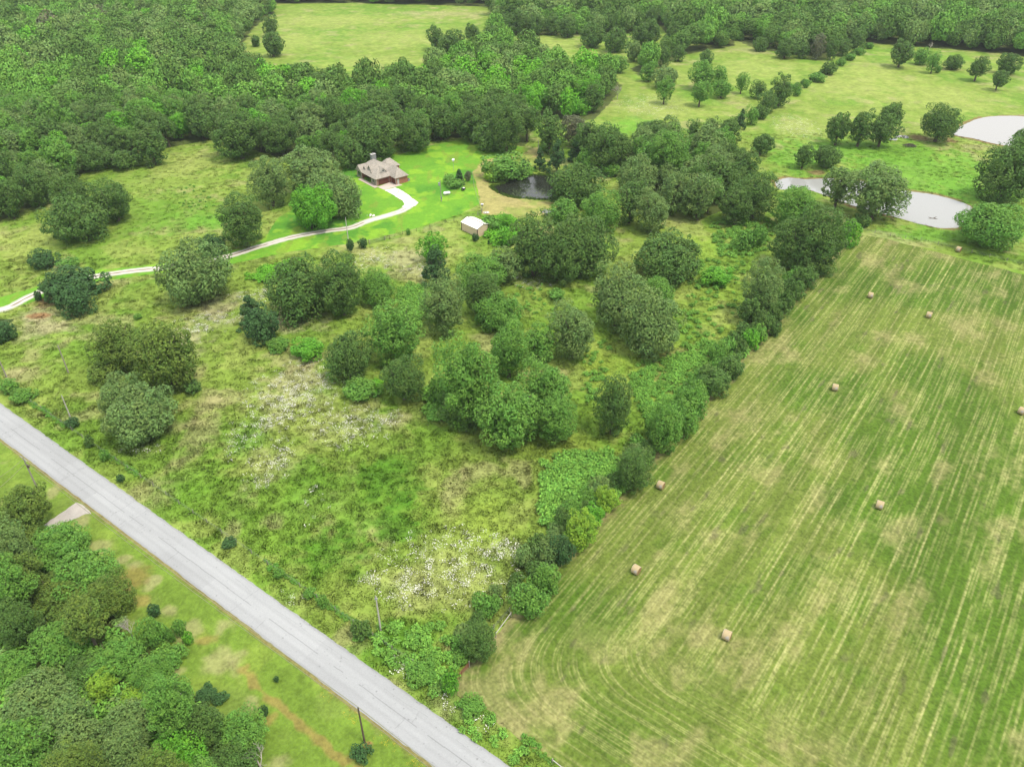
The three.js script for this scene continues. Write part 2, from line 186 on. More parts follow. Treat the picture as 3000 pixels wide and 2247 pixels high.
// ribbon along a line of [x, w, half width]
function ribbon(line, y, jit, skirt = .05) {
  const pos = [], uv = [], idx = []; let L = 0;
  for (let i = 0; i < line.length; i++) { const a = line[Math.max(0, i - 1)], b = line[Math.min(line.length - 1, i + 1)], [x, w, h] = line[i]; if (i) L += Math.hypot(x - line[i - 1][0], w - line[i - 1][1]); let dx = b[0] - a[0], dw = b[1] - a[1]; const l = Math.hypot(dx, dw); dx /= l; dw /= l; const j1 = (fbm(L / .9, 3, 2) - .5) * jit, j2 = (fbm(L / .9, 50, 2) - .5) * jit;
    for (const [off, yy] of [[-h - j1 - skirt * 3, -.02], [-h - j1, y], [0, y + .03], [h + j2, y], [h + j2 + skirt * 3, -.02]]) { pos.push(x + dw * off, yy, -(w - dx * off)); uv.push(L, off); } }
  for (let i = 0; i + 1 < line.length; i++) for (let k = 0; k < 4; k++) { const a = i * 5 + k; idx.push(a, a + 1, a + 5, a + 1, a + 6, a + 5); }
  const g = new THREE.BufferGeometry(); g.setAttribute('position', new THREE.Float32BufferAttribute(pos, 3)); g.setAttribute('uv', new THREE.Float32BufferAttribute(uv, 2)); g.setIndex(idx); g.computeVertexNormals();
  if (g.attributes.normal.getY(1) < 0) { for (let i = 0; i < idx.length; i += 3) [idx[i], idx[i + 1]] = [idx[i + 1], idx[i]]; g.setIndex(idx); g.computeVertexNormals(); }
  g.userData.length = L; return g;
}
const roadMid = (ROAD_N + ROAD_S) / 2, roadHalf = (ROAD_N - ROAD_S) / 2;
{ // asphalt road: one worn strip with a joint down the middle and cracks across
  const line = []; for (let t = -420; t <= 300; t += 1) line.push([...ST(roadMid, t), roadHalf]);
  const g = ribbon(line, .05, .3), u = g.attributes.uv, t0 = dotT(G(0, 1240)) + 420 - 12, LEN = 230;
  for (let i = 0; i < u.count; i++) u.setXY(i, (u.getX(i) - t0) / LEN, u.getY(i) / (2 * roadHalf + .6) + .5);
  const cracks = []; for (let i = 0; i < 34; i++) cracks.push([rr(0, LEN), rr(-.2, .2), rnd() < .5 ? -1 : 1, rr(.3, 1), rnd() < .45]);
  const holes = []; for (let i = 0; i < 260; i++) holes.push([rr(0, LEN), rr(-3, 3), rr(.05, .16), rr(.2, .7)]);
  const cell = {}; for (const h of holes) (cell[Math.floor(h[0])] ??= []).push(h);
  const tex = texture(2048, 96, (uu, vv, o) => {
    const L = uu * LEN, y = (vv - .5) * (2 * roadHalf + .6), c = D(204, 207, 209, .5), n = fbm(L / 9, y / 2.2, 3), f = noise(L * 6, y * 9);
    let k = .9 + .16 * n + .1 * (f - .5) - .05 * sm(.5, 0, Math.abs(Math.abs(y - .1) - 1.5)); k += .04 * sm(.55, .1, Math.abs(Math.abs(y) - .95));
    const patch = noise(Math.floor(L / 13) * 3.7, y > 0 ? 4 : 9); k *= .92 + .13 * patch;
    if (Math.abs(y - .12 - .1 * (noise(L / 2, 8) - .5)) < .075 && noise(L / 3, 2) > .25) k *= .76;
    if (Math.abs(y + 1.9 - .5 * (noise(L / 5, 18) - .5)) < .05 && noise(L / 6, 12) > .55) k *= .88;
    for (const [l, , side, len, full] of cracks) if (Math.abs(L - l - .35 * (noise(y * 1.3, l) - .5)) < .07 && (full || y * side > 0) && Math.abs(y) < 3.2 * (full ? 1 : len) && noise(y * 2, l * 3) > .3) k *= .84;
    for (const q of [-1, 0, 1]) for (const h of cell[Math.floor(L) + q] ?? []) if (Math.hypot(L - h[0], y - h[1]) < h[2]) k *= 1 - .45 * h[3];
    k *= 1 - .16 * sm(2.7, 3.15, Math.abs(y) + .5 * (n - .5));
    for (let i = 0; i < 3; i++) o[i] = c[i] * k;
  });
  structure('road', g, M(null, { map: tex, bumpMap: grain(46, 2), bumpScale: .0015, roughness: .92 }));
}
const spline = (pts, n) => { const c = new THREE.CatmullRomCurve3(pts.map(([x, w, h]) => new THREE.Vector3(x, h, w)), false, 'centripetal'); return c.getSpacedPoints(n).map((q) => [q.x, q.z, q.y]); };
const gravelTex = (base, mid, green) => texture(1024, 64, (u, v, o) => {
  const L = u * 160, y = (v - .5) * 5, n = fbm(L / 2, y, 3), f = noise(L * 5, y * 12); for (let i = 0; i < 3; i++) o[i] = base[i] * (.82 + .2 * n + .16 * f);
  const m = sm(.6, .2, Math.abs(y) + .4 * (n - .5)) * sm(.36, .56, fbm(L / 7, 3, 3)); lerp3(o, mid, m * .9 * green); lerp3(o, D(140, 176, 74), sm(1.2, 1.75, Math.abs(y) + n * .6) * .5);
});
{ // gravel driveway
  const H4 = tile(980, 400), d4 = (x, y) => [980 + x / 4.418, 400 + y / 4.418];
  const pts = [[-60, 920], [20, 902], [75, 874], [128, 850], [200, 824], [300, 806], [400, 792], [470, 785], [560, 768], [650, 755], [760, 722], [860, 694], [960, 676], d4(200, 1180), d4(440, 1090), d4(700, 1015), d4(880, 955), d4(980, 890)].map(([x, y]) => [...G(x, y), 1.75]);
  const g = ribbon(spline(pts, 220), .03, .5), u = g.attributes.uv; for (let i = 0; i < u.count; i++) u.setXY(i, u.getX(i) / 160, u.getY(i) / 5 + .5);
  structure('driveway', g, M(null, { map: gravelTex(D(244, 238, 230, .58), D(168, 152, 128), 1), bumpMap: grain(60, 2), bumpScale: .005 }));
  const pad = ragged([d4(645, 695), d4(790, 660), d4(930, 735), d4(1085, 855), d4(1040, 905), d4(940, 930), d4(865, 905), d4(910, 880), d4(880, 830), d4(760, 760)].map((q) => G(...q)), .35, 1), b = bounds(pad);
  structure('gravel_pad', sheet(pad, .075, b), M(null, { map: texture(256, 256, (x, y, o) => { const n = fbm(x * 12, y * 12, 3), f = noise(x * 90, y * 90), c = D(246, 242, 234, .6); for (let i = 0; i < 3; i++) o[i] = c[i] * (.84 + .2 * n + .1 * f); lerp3(o, D(160, 160, 90), sm(.66, .74, fbm(x * 8 + 5, y * 5, 3)) * .6); }), bumpMap: grain(8, 8), bumpScale: .005 }));
  const ap = [d4(555, 655), d4(640, 692), d4(880, 628), d4(800, 605), d4(720, 590)].map((q) => G(...q)); structure('concrete_apron', sheet(ap, .085, bounds(ap)), M(D(232, 218, 206, .55), { bumpMap: grain(4, 4), bumpScale: .001 }));
  const wk = [d4(298, 553), d4(520, 668), d4(572, 650), d4(540, 640), d4(350, 540)].map((q) => G(...q)); structure('footpath', sheet(wk, .08, bounds(wk)), M(D(230, 214, 202, .52), { bumpMap: grain(4, 4), bumpScale: .001 }));
  // lane on the wood's side of the road
  const Z = (x, y) => [x / 5.5225, 1280 + y / 5.5225]; const ln = ragged([Z(1235, 1060), Z(1330, 1090), Z(1480, 1235), Z(1390, 1245), Z(1200, 1330), Z(1000, 1400), Z(800, 1480), Z(700, 1420), Z(940, 1270), Z(1090, 1150)].map((q) => G(...q)), .25, .8), lb = bounds(ln);
  structure('gravel_lane', sheet(ln, .02, lb), M(null, { map: texture(128, 128, (x, y, o) => { const n = fbm(x * 9, y * 9, 3), f = noise(x * 60, y * 60), c = D(214, 207, 198, .5); for (let i = 0; i < 3; i++) o[i] = c[i] * (.82 + .22 * n + .14 * f); }), bumpMap: grain(4, 4), bumpScale: .005 }));
}
// ponds
PONDS.forEach((q, i) => {
  const c = new THREE.CatmullRomCurve3(q.pts.map((s) => { const [x, w] = G(...s); return new THREE.Vector3(x, 0, w); }), true, 'centripetal').getSpacedPoints(90).map((v) => [v.x, v.z]);
  const p = ragged(c, .35, 1), b = bounds(p);
  const m = q.mud ? M(i === 1 ? [.28, .285, .275] : [.30, .295, .28], { roughness: .04 }) : M([.018, .02, .016], { roughness: .05 });
  m.bumpMap = grain((b.x1 - b.x0) / 14, (b.y1 - b.y0) / 14); m.bumpScale = .004;
  structure('pond', sheet(p, .03, b), m);
});
console.log('ground done');
// ---------------------------------------------------------------- trees
// leaves: many small bent faces on lumpy clumps; each leaf has its own tint
function crownGeometry({ R, B, clumps, leaves, size, shape = 'round', cr = [.26, .4], fill = .1 }) {
  const cs = [], lobes = Array.from({ length: 7 }, (_, i) => [new THREE.Vector3(rr(-1, 1), rr(-.6, 1), rr(-1, 1)).normalize(), i < 4 ? rr(.06, .2) : -rr(.15, .34)]);
  for (let i = 0; i < clumps; i++) {
    const y = 1 - 2 * (i + .5) / clumps, a = i * 2.39996 + rr(-.5, .5), r = Math.sqrt(1 - y * y);
    let q = rr(.6, .9) * (rnd() < .15 ? .82 : 1), rad = rr(...cr) * R;
    let v = [Math.cos(a) * r, y, Math.sin(a) * r];
    if (shape === 'round') for (const [d, a] of lobes) { const k = v[0] * d.x + v[1] * d.y + v[2] * d.z; if (k > .45) q *= 1 + a * (k - .45) / .55; } q = Math.min(q, 1.02);
    if (shape === 'cone') { const h = rnd() ** 1.3, k = (1 - h) ** .8; v = [Math.cos(a) * k, h * 2 - 1, Math.sin(a) * k]; q = rr(.75, .95); rad *= .75; }
    if (shape === 'low' && y < -.3) continue;
    cs.push([v[0] * q * R, v[1] * (shape === 'cone' ? .92 : q) * B, v[2] * q * R, rad, rad * rr(.75, 1), rr(.95, 1.06), rr(-.08, .08)]);
  }
  const P = [], N = [], K = [], I = [], nL = leaves; let tries = 0;
  const put = (x, y, z, nx, ny, nz, s, ct = 1, ch = 0) => {
    const n = new THREE.Vector3(nx + rr(-.75, .75), ny + .55 + rr(-.75, .75), nz + rr(-.75, .75)).normalize(), t = new THREE.Vector3(rr(-1, 1), rr(-1, 1), rr(-1, 1)).cross(n).normalize(), b = n.clone().cross(t), b0 = P.length / 3;
    const l = s * rr(.7, 1.35), w = s * rr(.35, .7), d = s * rr(.1, .3), tone = rr(.74, 1.26) * ct, hue = rr(-.08, .08) + ch;
    const v = [[-l, 0, -d], [0, -w, 0], [l, 0, -d], [0, w, 0]];
    for (const [p, q, e] of v) { P.push(x + t.x * p + b.x * q + n.x * e, Math.max(y + t.y * p + b.y * q + n.y * e, -B * .985), z + t.z * p + b.z * q + n.z * e); const f = n; N.push(f.x, f.y, f.z); K.push(tone * (1 + hue), tone, tone * (1 - hue * .5)); }
    I.push(b0, b0 + 1, b0 + 2, b0, b0 + 2, b0 + 3);
  };
  while (P.length / 12 < nL && tries++ < nL * 4) {
    if (rnd() < fill) { const u = rr(-1, 1), a = rr(0, 6.283), r = Math.sqrt(1 - u * u), k = rr(.25, .66); const cone = shape === 'cone' ? Math.max(.1, (1 - u) / 2) : 1; put(Math.cos(a) * r * k * R * cone, u * k * B, Math.sin(a) * r * k * R * cone, Math.cos(a) * r, u, Math.sin(a) * r, size * 1.9); continue; }
    const c = cs[Math.floor(rnd() * cs.length)], u = rr(-1, 1), a = rr(0, 6.283), r = Math.sqrt(1 - u * u), k = rr(.72, 1.06);
    const n = [Math.cos(a) * r, u, Math.sin(a) * r], x = c[0] + n[0] * c[3] * k, y = c[1] + n[1] * c[4] * k, z = c[2] + n[2] * c[3] * k;
    const out = (n[0] * c[0] / R + n[1] * c[1] / B + n[2] * c[2] / R); if (out < -.25 && rnd() < .8) continue;
    let hid = false; for (const e of cs) if (e !== c) { const dx = (x - e[0]) / e[3], dy = (y - e[1]) / e[4], dz = (z - e[2]) / e[3]; if (dx * dx + dy * dy + dz * dz < .5) { hid = true; break; } }
    if (hid && rnd() < .85) continue;
    put(x, y, z, n[0], n[1], n[2], size, c[5], c[6]);
  }
  const g = new THREE.BufferGeometry(); g.setAttribute('position', new THREE.Float32BufferAttribute(P, 3)); g.setAttribute('normal', new THREE.Float32BufferAttribute(N, 3)); g.setAttribute('color', new THREE.Float32BufferAttribute(K, 3)); g.setIndex(I); return g;
}
function trunkGeometry(h, r, limbs, spread) { // base at 0, forks into limbs
  const gs = [bar([0, -.2, 0], [h * .03, h * .45, 0], r * 1.15, r * .8, 7)];
  for (let i = 0; i < limbs; i++) { const a = i * 6.283 / limbs + rr(-.4, .4), k = rr(.6, 1), m = [Math.cos(a) * spread * .45 * k, h * rr(.6, .75), Math.sin(a) * spread * .45 * k]; gs.push(bar([h * .03, h * rr(.3, .45), 0], m, r * .55, r * .32, 5), bar(m, [Math.cos(a + .2) * spread * k, h * rr(.85, 1.05), Math.sin(a + .2) * spread * k], r * .32, r * .1, 4)); }
  return mergeGeometries(gs);
}
const leafMat = (r, g, b, k = .78) => { const m = new THREE.MeshPhysicalMaterial({ roughness: .95, metalness: 0, vertexColors: true, side: THREE.DoubleSide, transmission: .35, thickness: 0, specularIntensity: .3 }); m.color.setRGB(...D(r, g, b, k)); return m; };
const LEAF = { d: leafMat(101, 138, 64), g: leafMat(126, 158, 86), m: leafMat(118, 168, 70), b: leafMat(116, 182, 56), y: leafMat(146, 186, 62), c: leafMat(80, 120, 66), n: leafMat(118, 146, 62), p: leafMat(122, 128, 96) };
const bark = M([.11, .09, .07]), paleBark = M([.36, .33, .3]);
const LODS = [{ clumps: 84, leaves: 8600, size: .25 }, { clumps: 56, leaves: 3100, size: .4 }, { clumps: 40, leaves: 1600, size: .52 }];
const PROTO = LODS.map((l, i) => [.72, 1, 1.35].flatMap((asp) => Array.from({ length: i === 0 ? 3 : 3 }, () => ({ asp, R: 6, B: 6 * asp, geo: crownGeometry({ R: 6, B: 6 * asp, ...l, cr: i === 2 ? [.26, .42] : [.16, .31] }) }))));
const BUSH = [[2300, .15], [800, .26]].map(([leaves, size]) => [0, 1, 2].map(() => ({ asp: .8, R: 2, B: 1.6, geo: crownGeometry({ R: 2, B: 1.6, clumps: 26, leaves, size, cr: [.26, .42] }) })));
const CONE = [[3200, .2], [1100, .36]].map(([leaves, size]) => [0, 1].map(() => ({ asp: 1.4, R: 3, B: 4.2, geo: crownGeometry({ R: 3, B: 4.2, clumps: 46, leaves, size, shape: 'cone', cr: [.22, .34] }) })));
const TRUNK = [0, 1, 2].map(() => trunkGeometry(10, .42, 6, 3.4));
console.log('tree shapes done');

const standing = [];   // every tree and shrub: x, w, R
function fit(x0, y0, x1, y1, raise) { // a crown whose outline fills that box and whose foot is on the ground
  const px = (x0 + x1) / 2, py = (y0 + y1) / 2, u = (px - CX) / FPX, v = (py - CY) / FPX, drop = SP + v * CP, fw = CP - v * SP, th = Math.atan2(drop, fw);
  let hc = 4, R = 1, b = 1, d = 1;
  for (let i = 0; i < 30; i++) { d = (HCAM - hc) / drop; R = (x1 - x0) / 2 * d / FPX; const ph = (y1 - y0) / 2 * d / FPX, q = ph * ph - (R * Math.sin(th)) ** 2; b = clamp(Math.sqrt(Math.max(q, 0)) / Math.cos(th), .5 * R, 2 * R); hc = mix(hc, b * (1 + raise), .6); }
  return { x: u * d, w: fw * d, R, b, hc };
}
const KIND = { d: ['oak_tree', 'dark green oak', 'oak tree'], g: ['oak_tree', 'grey green oak', 'oak tree'], m: ['leafy_tree', 'mid green leafy tree', 'tree'], b: ['leafy_tree', 'bright green leafy tree', 'tree'], y: ['leafy_tree', 'yellow green leafy tree', 'tree'], c: ['cedar_tree', 'dark pointed cedar', 'cedar'], n: ['oak_tree', 'olive brown oak', 'oak tree'], p: ['withered_tree', 'grey half withered tree', 'tree'] };
function plant(f, sp, px, phrase, group, size, shrub) {
  const cone = sp === 'c' && !shrub, asp = f.b / f.R, lod = px > 105 ? 0 : px > 48 ? 1 : 2;
  const set = shrub || f.R < 2.2 ? BUSH[px > 60 ? 0 : 1] : cone ? CONE[px > 60 ? 0 : 1] : PROTO[lod].filter((p) => Math.abs(p.asp - clamp(asp, .72, 1.35)) < .2);
  const pr = set[Math.floor(rnd() * set.length)], [nm, ds, cat] = KIND[sp];
  const t = thing(shrub ? 'shrub' : nm, shrub ? `${size} ${ds.replace(/ (leafy tree|oak|half withered tree)/, '')} ${/cedar/.test(ds) ? 'bush' : 'shrub'} ${phrase}` : `${size} ${ds} ${phrase}`, shrub ? 'shrub' : cat, f.x, f.w, 0, rr(0, 6.283), group);
  const c = part(t, 'crown', pr.geo, LEAF[sp]); c.position.y = f.hc; c.scale.set(f.R / pr.R, f.b / pr.B, f.R / pr.R);
  if (!shrub) { const k = part(t, 'trunk', TRUNK[Math.floor(rnd() * 3)], bark); const H = f.hc + f.b * .55; k.scale.set(f.R / 5.2, H / 10, f.R / 5.2); }
  standing.push([f.x, f.w, f.R]); return t;
}
// trees read off the photograph: [left, top, right, bottom of the crown, kind (upper case: shrub), crown raised on a bare trunk]
const STANDS = [
  ['in the rough pasture beside the dense wood', 'trees in the pasture by the wood', T1, [[300, 1270, 690, 1560, 'd'], [590, 1160, 855, 1440, 'd'], [330, 1120, 600, 1400, 'd'], [1280, 1510, 1455, 1650, 'C'], [190, 1610, 365, 1740, 'C']]],
  ['between the gravel driveway and the brick house', 'trees on the lawn by the driveway', T1, [[1415, 1250, 1715, 1610, 'd'], [1845, 1210, 2160, 1490, 'b'], [1610, 1010, 1870, 1340, 'g'], [1820, 950, 2200, 1270, 'g'], [1985, 1110, 2350, 1400, 'g']]],
  ['at the edge of the dense wood', 'trees at the edge of the wood', T1, [[850, 790, 1075, 1070, 'd'], [1190, 670, 1410, 900, 'd'], [1370, 700, 1700, 1030, 'd'], [1690, 740, 1940, 1000, 'd'], [1900, 740, 2110, 960, 'g'], [670, 720, 860, 930, 'b'], [840, 650, 1060, 870, 'b'], [1150, 590, 1360, 720, 'b'], [300, 720, 500, 860, 'b'], [500, 790, 680, 940, 'b'], [150, 990, 310, 1130, 'y'], [1420, 590, 1560, 720, 'b'], [1560, 460, 1760, 580, 'b'], [1680, 560, 1900, 700, 'b'], [620, 490, 820, 640, 'b'], [80, 1060, 330, 1340, 'd'], [340, 970, 520, 1140, 'g'], [480, 930, 720, 1100, 'd'], [-60, 1130, 130, 1420, 'd'], [1800, 410, 2020, 570, 'd'], [1930, 480, 2150, 690, 'd'], [1530, 350, 1720, 480, 'd'], [1380, 225, 1545, 370, 'd'], [700, 960, 900, 1090, 'd']]],
  ['standing alone in the far pale field', 'trees in the far field', T1, [[1680, 210, 1835, 362, 'd'], [1690, 90, 1800, 235, 'd'], [1620, 230, 1680, 300, 'D']]],
  ['behind the roof of the brick house', 'trees behind the house', T2, [[0, 720, 370, 1030, 'd'], [340, 720, 600, 975, 'd'], [540, 680, 740, 905, 'd'], [740, 640, 980, 920, 'd'], [950, 650, 1185, 985, 'd'], [860, 780, 1080, 975, 'd'], [-60, 870, 140, 1090, 'd'], [90, 570, 400, 760, 'd'], [380, 590, 570, 740, 'd'], [600, 620, 800, 800, 'd'], [-180, 640, 60, 860, 'd']]],
  ['in the belt of woods beyond the house', 'trees in the middle belt', T2, [[550, 155, 670, 322, 'd'], [615, 195, 815, 382, 'd'], [790, 150, 900, 270, 'd'], [880, 170, 1060, 340, 'd'], [1060, 45, 1205, 222, 'd'], [1000, 90, 1090, 195, 'd'], [1180, 230, 1300, 340, 'd'], [870, 280, 1010, 390, 'd'], [700, 320, 880, 460, 'm'], [880, 350, 990, 440, 'd'], [1040, 350, 1200, 460, 'm'], [540, 440, 740, 590, 'd'], [270, 420, 520, 560, 'm'], [390, 490, 520, 630, 'm'], [660, 510, 780, 630, 'm'], [750, 450, 890, 620, 'g'], [890, 470, 1000, 590, 'm'], [990, 440, 1110, 580, 'd'], [1030, 510, 1200, 650, 'm'], [1110, 560, 1310, 775, 'b'], [1200, 370, 1340, 530, 'd'], [1350, 410, 1450, 510, 'm'], [1450, 410, 1600, 530, 'm'], [1590, 350, 1720, 480, 'd'], [1600, 440, 1780, 580, 'd'], [1400, 580, 1490, 700, 'g'], [1530, 480, 1690, 690, 'b'], [1560, 530, 1700, 725, 'd'], [1465, 640, 1610, 735, 'B'], [1290, 560, 1420, 700, 'm'], [120, 470, 280, 600, 'm'], [1180, 440, 1300, 560, 'd'], [520, 560, 680, 680, 'm'], [700, 600, 860, 720, 'b']]],
  ['beside the far pale field below the pine wood', 'trees around the far field', T2, [[1545, 155, 1720, 302, 'd'], [1700, 190, 1860, 332, 'd'], [1880, 160, 2010, 285, 'd'], [1930, 125, 2075, 285, 'd'], [2090, 145, 2215, 275, 'd'], [1840, 265, 1960, 395, 'g'], [1960, 275, 2060, 395, 'd'], [2050, 280, 2140, 430, 'd'], [2140, 280, 2230, 395, 'd'], [1940, 385, 2050, 525, 'm'], [2020, 430, 2190, 570, 'g'], [2040, 490, 2155, 650, 'm', .2], [1720, 360, 1850, 470, 'm'], [1970, 50, 2090, 150, 'd'], [1890, 80, 1965, 160, 'd']]],
  ['in the pine wood beyond the far field', 'pines in the far plantation', T2, [[1200, 90, 1320, 225, 'd'], [1310, 90, 1420, 222, 'd'], [1400, 100, 1530, 238, 'd'], [1500, 70, 1600, 180, 'd'], [1590, 60, 1680, 170, 'd'], [1680, 100, 1770, 200, 'd'], [1770, 60, 1850, 180, 'd'], [1820, 50, 1895, 160, 'd']]],
  ['in the thicket around the dark house pond', 'trees around the house pond', T2, [[1260, 690, 1440, 1000, 'd'], [1420, 720, 1610, 950, 'p'], [1600, 800, 1880, 1110, 'd'], [1490, 830, 1620, 1000, 'd'], [1460, 905, 1575, 1040, 'c'], [1330, 905, 1470, 1125, 'c'], [1515, 960, 1655, 1110, 'm'], [1240, 960, 1330, 1098, 'c'], [1850, 850, 2060, 1060, 'g'], [2000, 850, 2230, 1060, 'g'], [1640, 870, 1830, 1110, 'd'], [1890, 780, 2140, 920, 'd'], [1345, 1070, 1690, 1330, 'd'], [1540, 1230, 1810, 1500, 'm'], [1790, 1020, 2060, 1270, 'g'], [1770, 1150, 1980, 1450, 'd'], [1900, 1220, 2140, 1510, 'g'], [2050, 1080, 2260, 1400, 'g'], [1350, 1290, 1560, 1450, 'm'], [915, 1010, 1200, 1150, 'M'], [1150, 1030, 1215, 1112, 'C'], [915, 1110, 1000, 1172, 'Y'], [725, 1095, 800, 1195, 'c'], [655, 1130, 740, 1190, 'M'], [680, 1165, 790, 1207, 'M'], [800, 1105, 842, 1172, 'P'], [1680, 1050, 1800, 1140, 'M'], [1280, 900, 1360, 980, 'M']]],
  ['in the big oak clump below the tan shed', 'trees below the shed', T2, [[1070, 1370, 1420, 1800, 'd'], [1370, 1390, 1770, 1800, 'd'], [1250, 1480, 1560, 1830, 'd'], [960, 1580, 1180, 1830, 'g'], [1010, 1370, 1115, 1495, 'b'], [505, 1500, 690, 1700, 'b'], [500, 1590, 720, 1860, 'c'], [900, 1400, 1030, 1500, 'M'], [1000, 1470, 1130, 1590, 'B']]],
  ['along the wire fence of the lawn', 'small cedars by the lawn fence', T2, [[30, 1545, 80, 1622, 'C'], [110, 1540, 165, 1607, 'C'], [415, 1478, 447, 1522, 'M'], [845, 1510, 890, 1562, 'C'], [945, 1390, 1000, 1440, 'M'], [945, 1550, 960, 1585, 'C']]],
  ['in the hedgerow between the two far pastures', 'trees in the far hedgerow', T3, [[105, 320, 200, 415, 'd'], [50, 395, 230, 580, 'm'], [190, 430, 295, 545, 'm'], [50, 530, 185, 665, 'm', .3], [195, 520, 320, 618, 'm', .25], [345, 465, 430, 585, 'm', .25], [445, 515, 545, 637, 'd'], [565, 480, 715, 690, 'd'], [495, 580, 620, 725, 'd'], [410, 680, 500, 805, 'm'], [470, 680, 560, 770, 'D'], [345, 710, 420, 835, 'c'], [245, 750, 360, 892, 'd'], [120, 750, 255, 930, 'g'], [25, 770, 130, 905, 'd'], [440, 865, 595, 985, 'd', .25], [310, 960, 445, 1110, 'd', .15], [905, 400, 1000, 482, 'D'], [780, 515, 830, 567, 'M'], [830, 470, 930, 530, 'M'], [720, 560, 770, 620, 'M'], [1000, 380, 1060, 425, 'M'], [1060, 345, 1120, 390, 'M'], [1120, 310, 1180, 355, 'M'], [1190, 275, 1240, 315, 'M']]],
  ['in the pasture beside the muddy ponds', 'trees in the pond pasture', T3, [[725, 925, 855, 1080, 'd', .1], [850, 930, 1020, 1085, 'd'], [930, 725, 1100, 920, 'd', .15], [1070, 705, 1260, 925, 'd', .15], [1200, 740, 1400, 930, 'd', .15], [1270, 660, 1435, 835, 'd', .1], [1550, 680, 1800, 900, 'd', .12], [1930, 900, 2330, 1310, 'd'], [2150, 810, 2330, 1000, 'd'], [1780, 1300, 2200, 1580, 'm', .1], [1345, 255, 1505, 415, 'd', .15], [1495, 310, 1600, 415, 'm'], [1590, 330, 1675, 455, 'm', .2], [1700, 360, 1820, 450, 'd'], [1855, 365, 1985, 500, 'd', .25], [2000, 455, 2110, 565, 'd', .25], [2040, 340, 2190, 475, 'd'], [1640, 425, 1680, 470, 'M']]],
  ['on the bank of the long muddy pond', 'trees on the pond bank', T3, [[920, 1050, 1130, 1330, 'g', .1], [1080, 1055, 1465, 1400, 'g', .15]]],
  ['in the young wood below the far tree line', 'trees of the young wood', T3, [[455, 240, 552, 328, 'd'], [600, 250, 740, 375, 'd'], [740, 265, 830, 375, 'd'], [838, 220, 922, 382, 'p'], [930, 240, 1010, 385, 'd'], [1000, 250, 1090, 360, 'd'], [1090, 200, 1190, 310, 'd'], [640, 140, 760, 270, 'd'], [760, 160, 880, 280, 'd'], [520, 180, 620, 300, 'd'], [880, 180, 980, 300, 'm'], [340, 200, 400, 260, 'm']]],
  ['at the hay field corner by the muddy pond', 'trees at the hay field corner', T3, [[0, 860, 110, 1010, 'g'], [-20, 1000, 210, 1230, 'g'], [0, 1080, 230, 1430, 'g'], [110, 940, 350, 1200, 'g'], [240, 1180, 480, 1460, 'd'], [340, 1090, 620, 1420, 'd'], [600, 1200, 900, 1500, 'm'], [700, 1290, 1060, 1770, 'd'], [580, 1400, 900, 1740, 'd'], [1000, 1420, 1150, 1590, 'B'], [340, 1490, 460, 1622, 'M'], [440, 1460, 550, 1600, 'M'], [-60, 1530, 80, 1780, 'd'], [1120, 1380, 1220, 1470, 'D']]],
  ['between the gravel driveway and the wildflower meadow', 'trees on the meadow side of the driveway', T4, [[290, 60, 655, 290, 'c'.toUpperCase()], [370, 180, 590, 390, 'C'], [285, 110, 470, 300, 'C'], [-70, 420, 90, 560, 'C'], [215, 225, 262, 292, 'C'], [1040, -80, 1490, 320, 'g'], [1520, 245, 1720, 470, 'c'], [1570, 330, 1800, 557, 'C'], [1720, 30, 2150, 410, 'd'], [2050, -30, 2360, 400, 'd'], [380, 10, 505, 80, 'M'], [1880, 545, 2100, 657, 'B'], [1720, 520, 1870, 615, 'M']]],
  ['in the meadow beside the asphalt road', 'trees in the meadow by the road', T4, [[580, 390, 900, 760, 'n'], [850, 400, 1280, 870, 'n'], [560, 670, 790, 810, 'N'], [650, 770, 960, 1060, 'g'], [690, 860, 1140, 1225, 'g'], [420, 1040, 505, 1115, 'C'], [-10, 790, 110, 892, 'M'], [70, 850, 220, 952, 'M'], [540, 1160, 600, 1242, 'D'], [1180, 800, 1300, 892, 'D'], [750, 1410, 800, 1465, 'C'], [640, 1250, 700, 1330, 'M'], [860, 370, 915, 410, 'M']]],
  ['in the grove in the middle of the meadow', 'trees of the meadow grove', T5, [[90, 90, 335, 325, 'm'], [520, 120, 810, 530, 'g'], [750, 10, 1090, 270, 'm'], [780, 85, 1040, 400, 'd'], [860, 240, 1160, 490, 'm'], [140, 260, 520, 710, 'm'], [-110, 480, 190, 812, 'd'], [255, 640, 540, 955, 'd'], [610, 490, 1020, 1120, 'm'], [940, 400, 1230, 810, 'm'], [1170, 430, 1390, 700, 'm'], [1340, 290, 1660, 680, 'g'], [1160, 655, 1500, 1060, 'm'], [870, 800, 1310, 1255, 'm'], [1250, 880, 1540, 1225, 'm'], [640, 850, 900, 1130, 'd'], [1640, 700, 1890, 1215, 'd'], [1790, 230, 2200, 665, 'g'], [1600, 60, 1990, 480, 'g'], [1930, 130, 2180, 400, 'm'], [1900, -140, 2360, 170, 'd'], [560, 780, 690, 960, 'M'], [1330, 215, 1450, 278, 'M'], [20, 810, 250, 915, 'M']]],
  ['in the fence row along the mown hay field', 'bushes of the hay field fence row', T5, [[1990, 920, 2230, 1290, 'm'], [1770, 1230, 2015, 1545, 'd'], [1630, 1480, 1800, 1655, 'y']]],
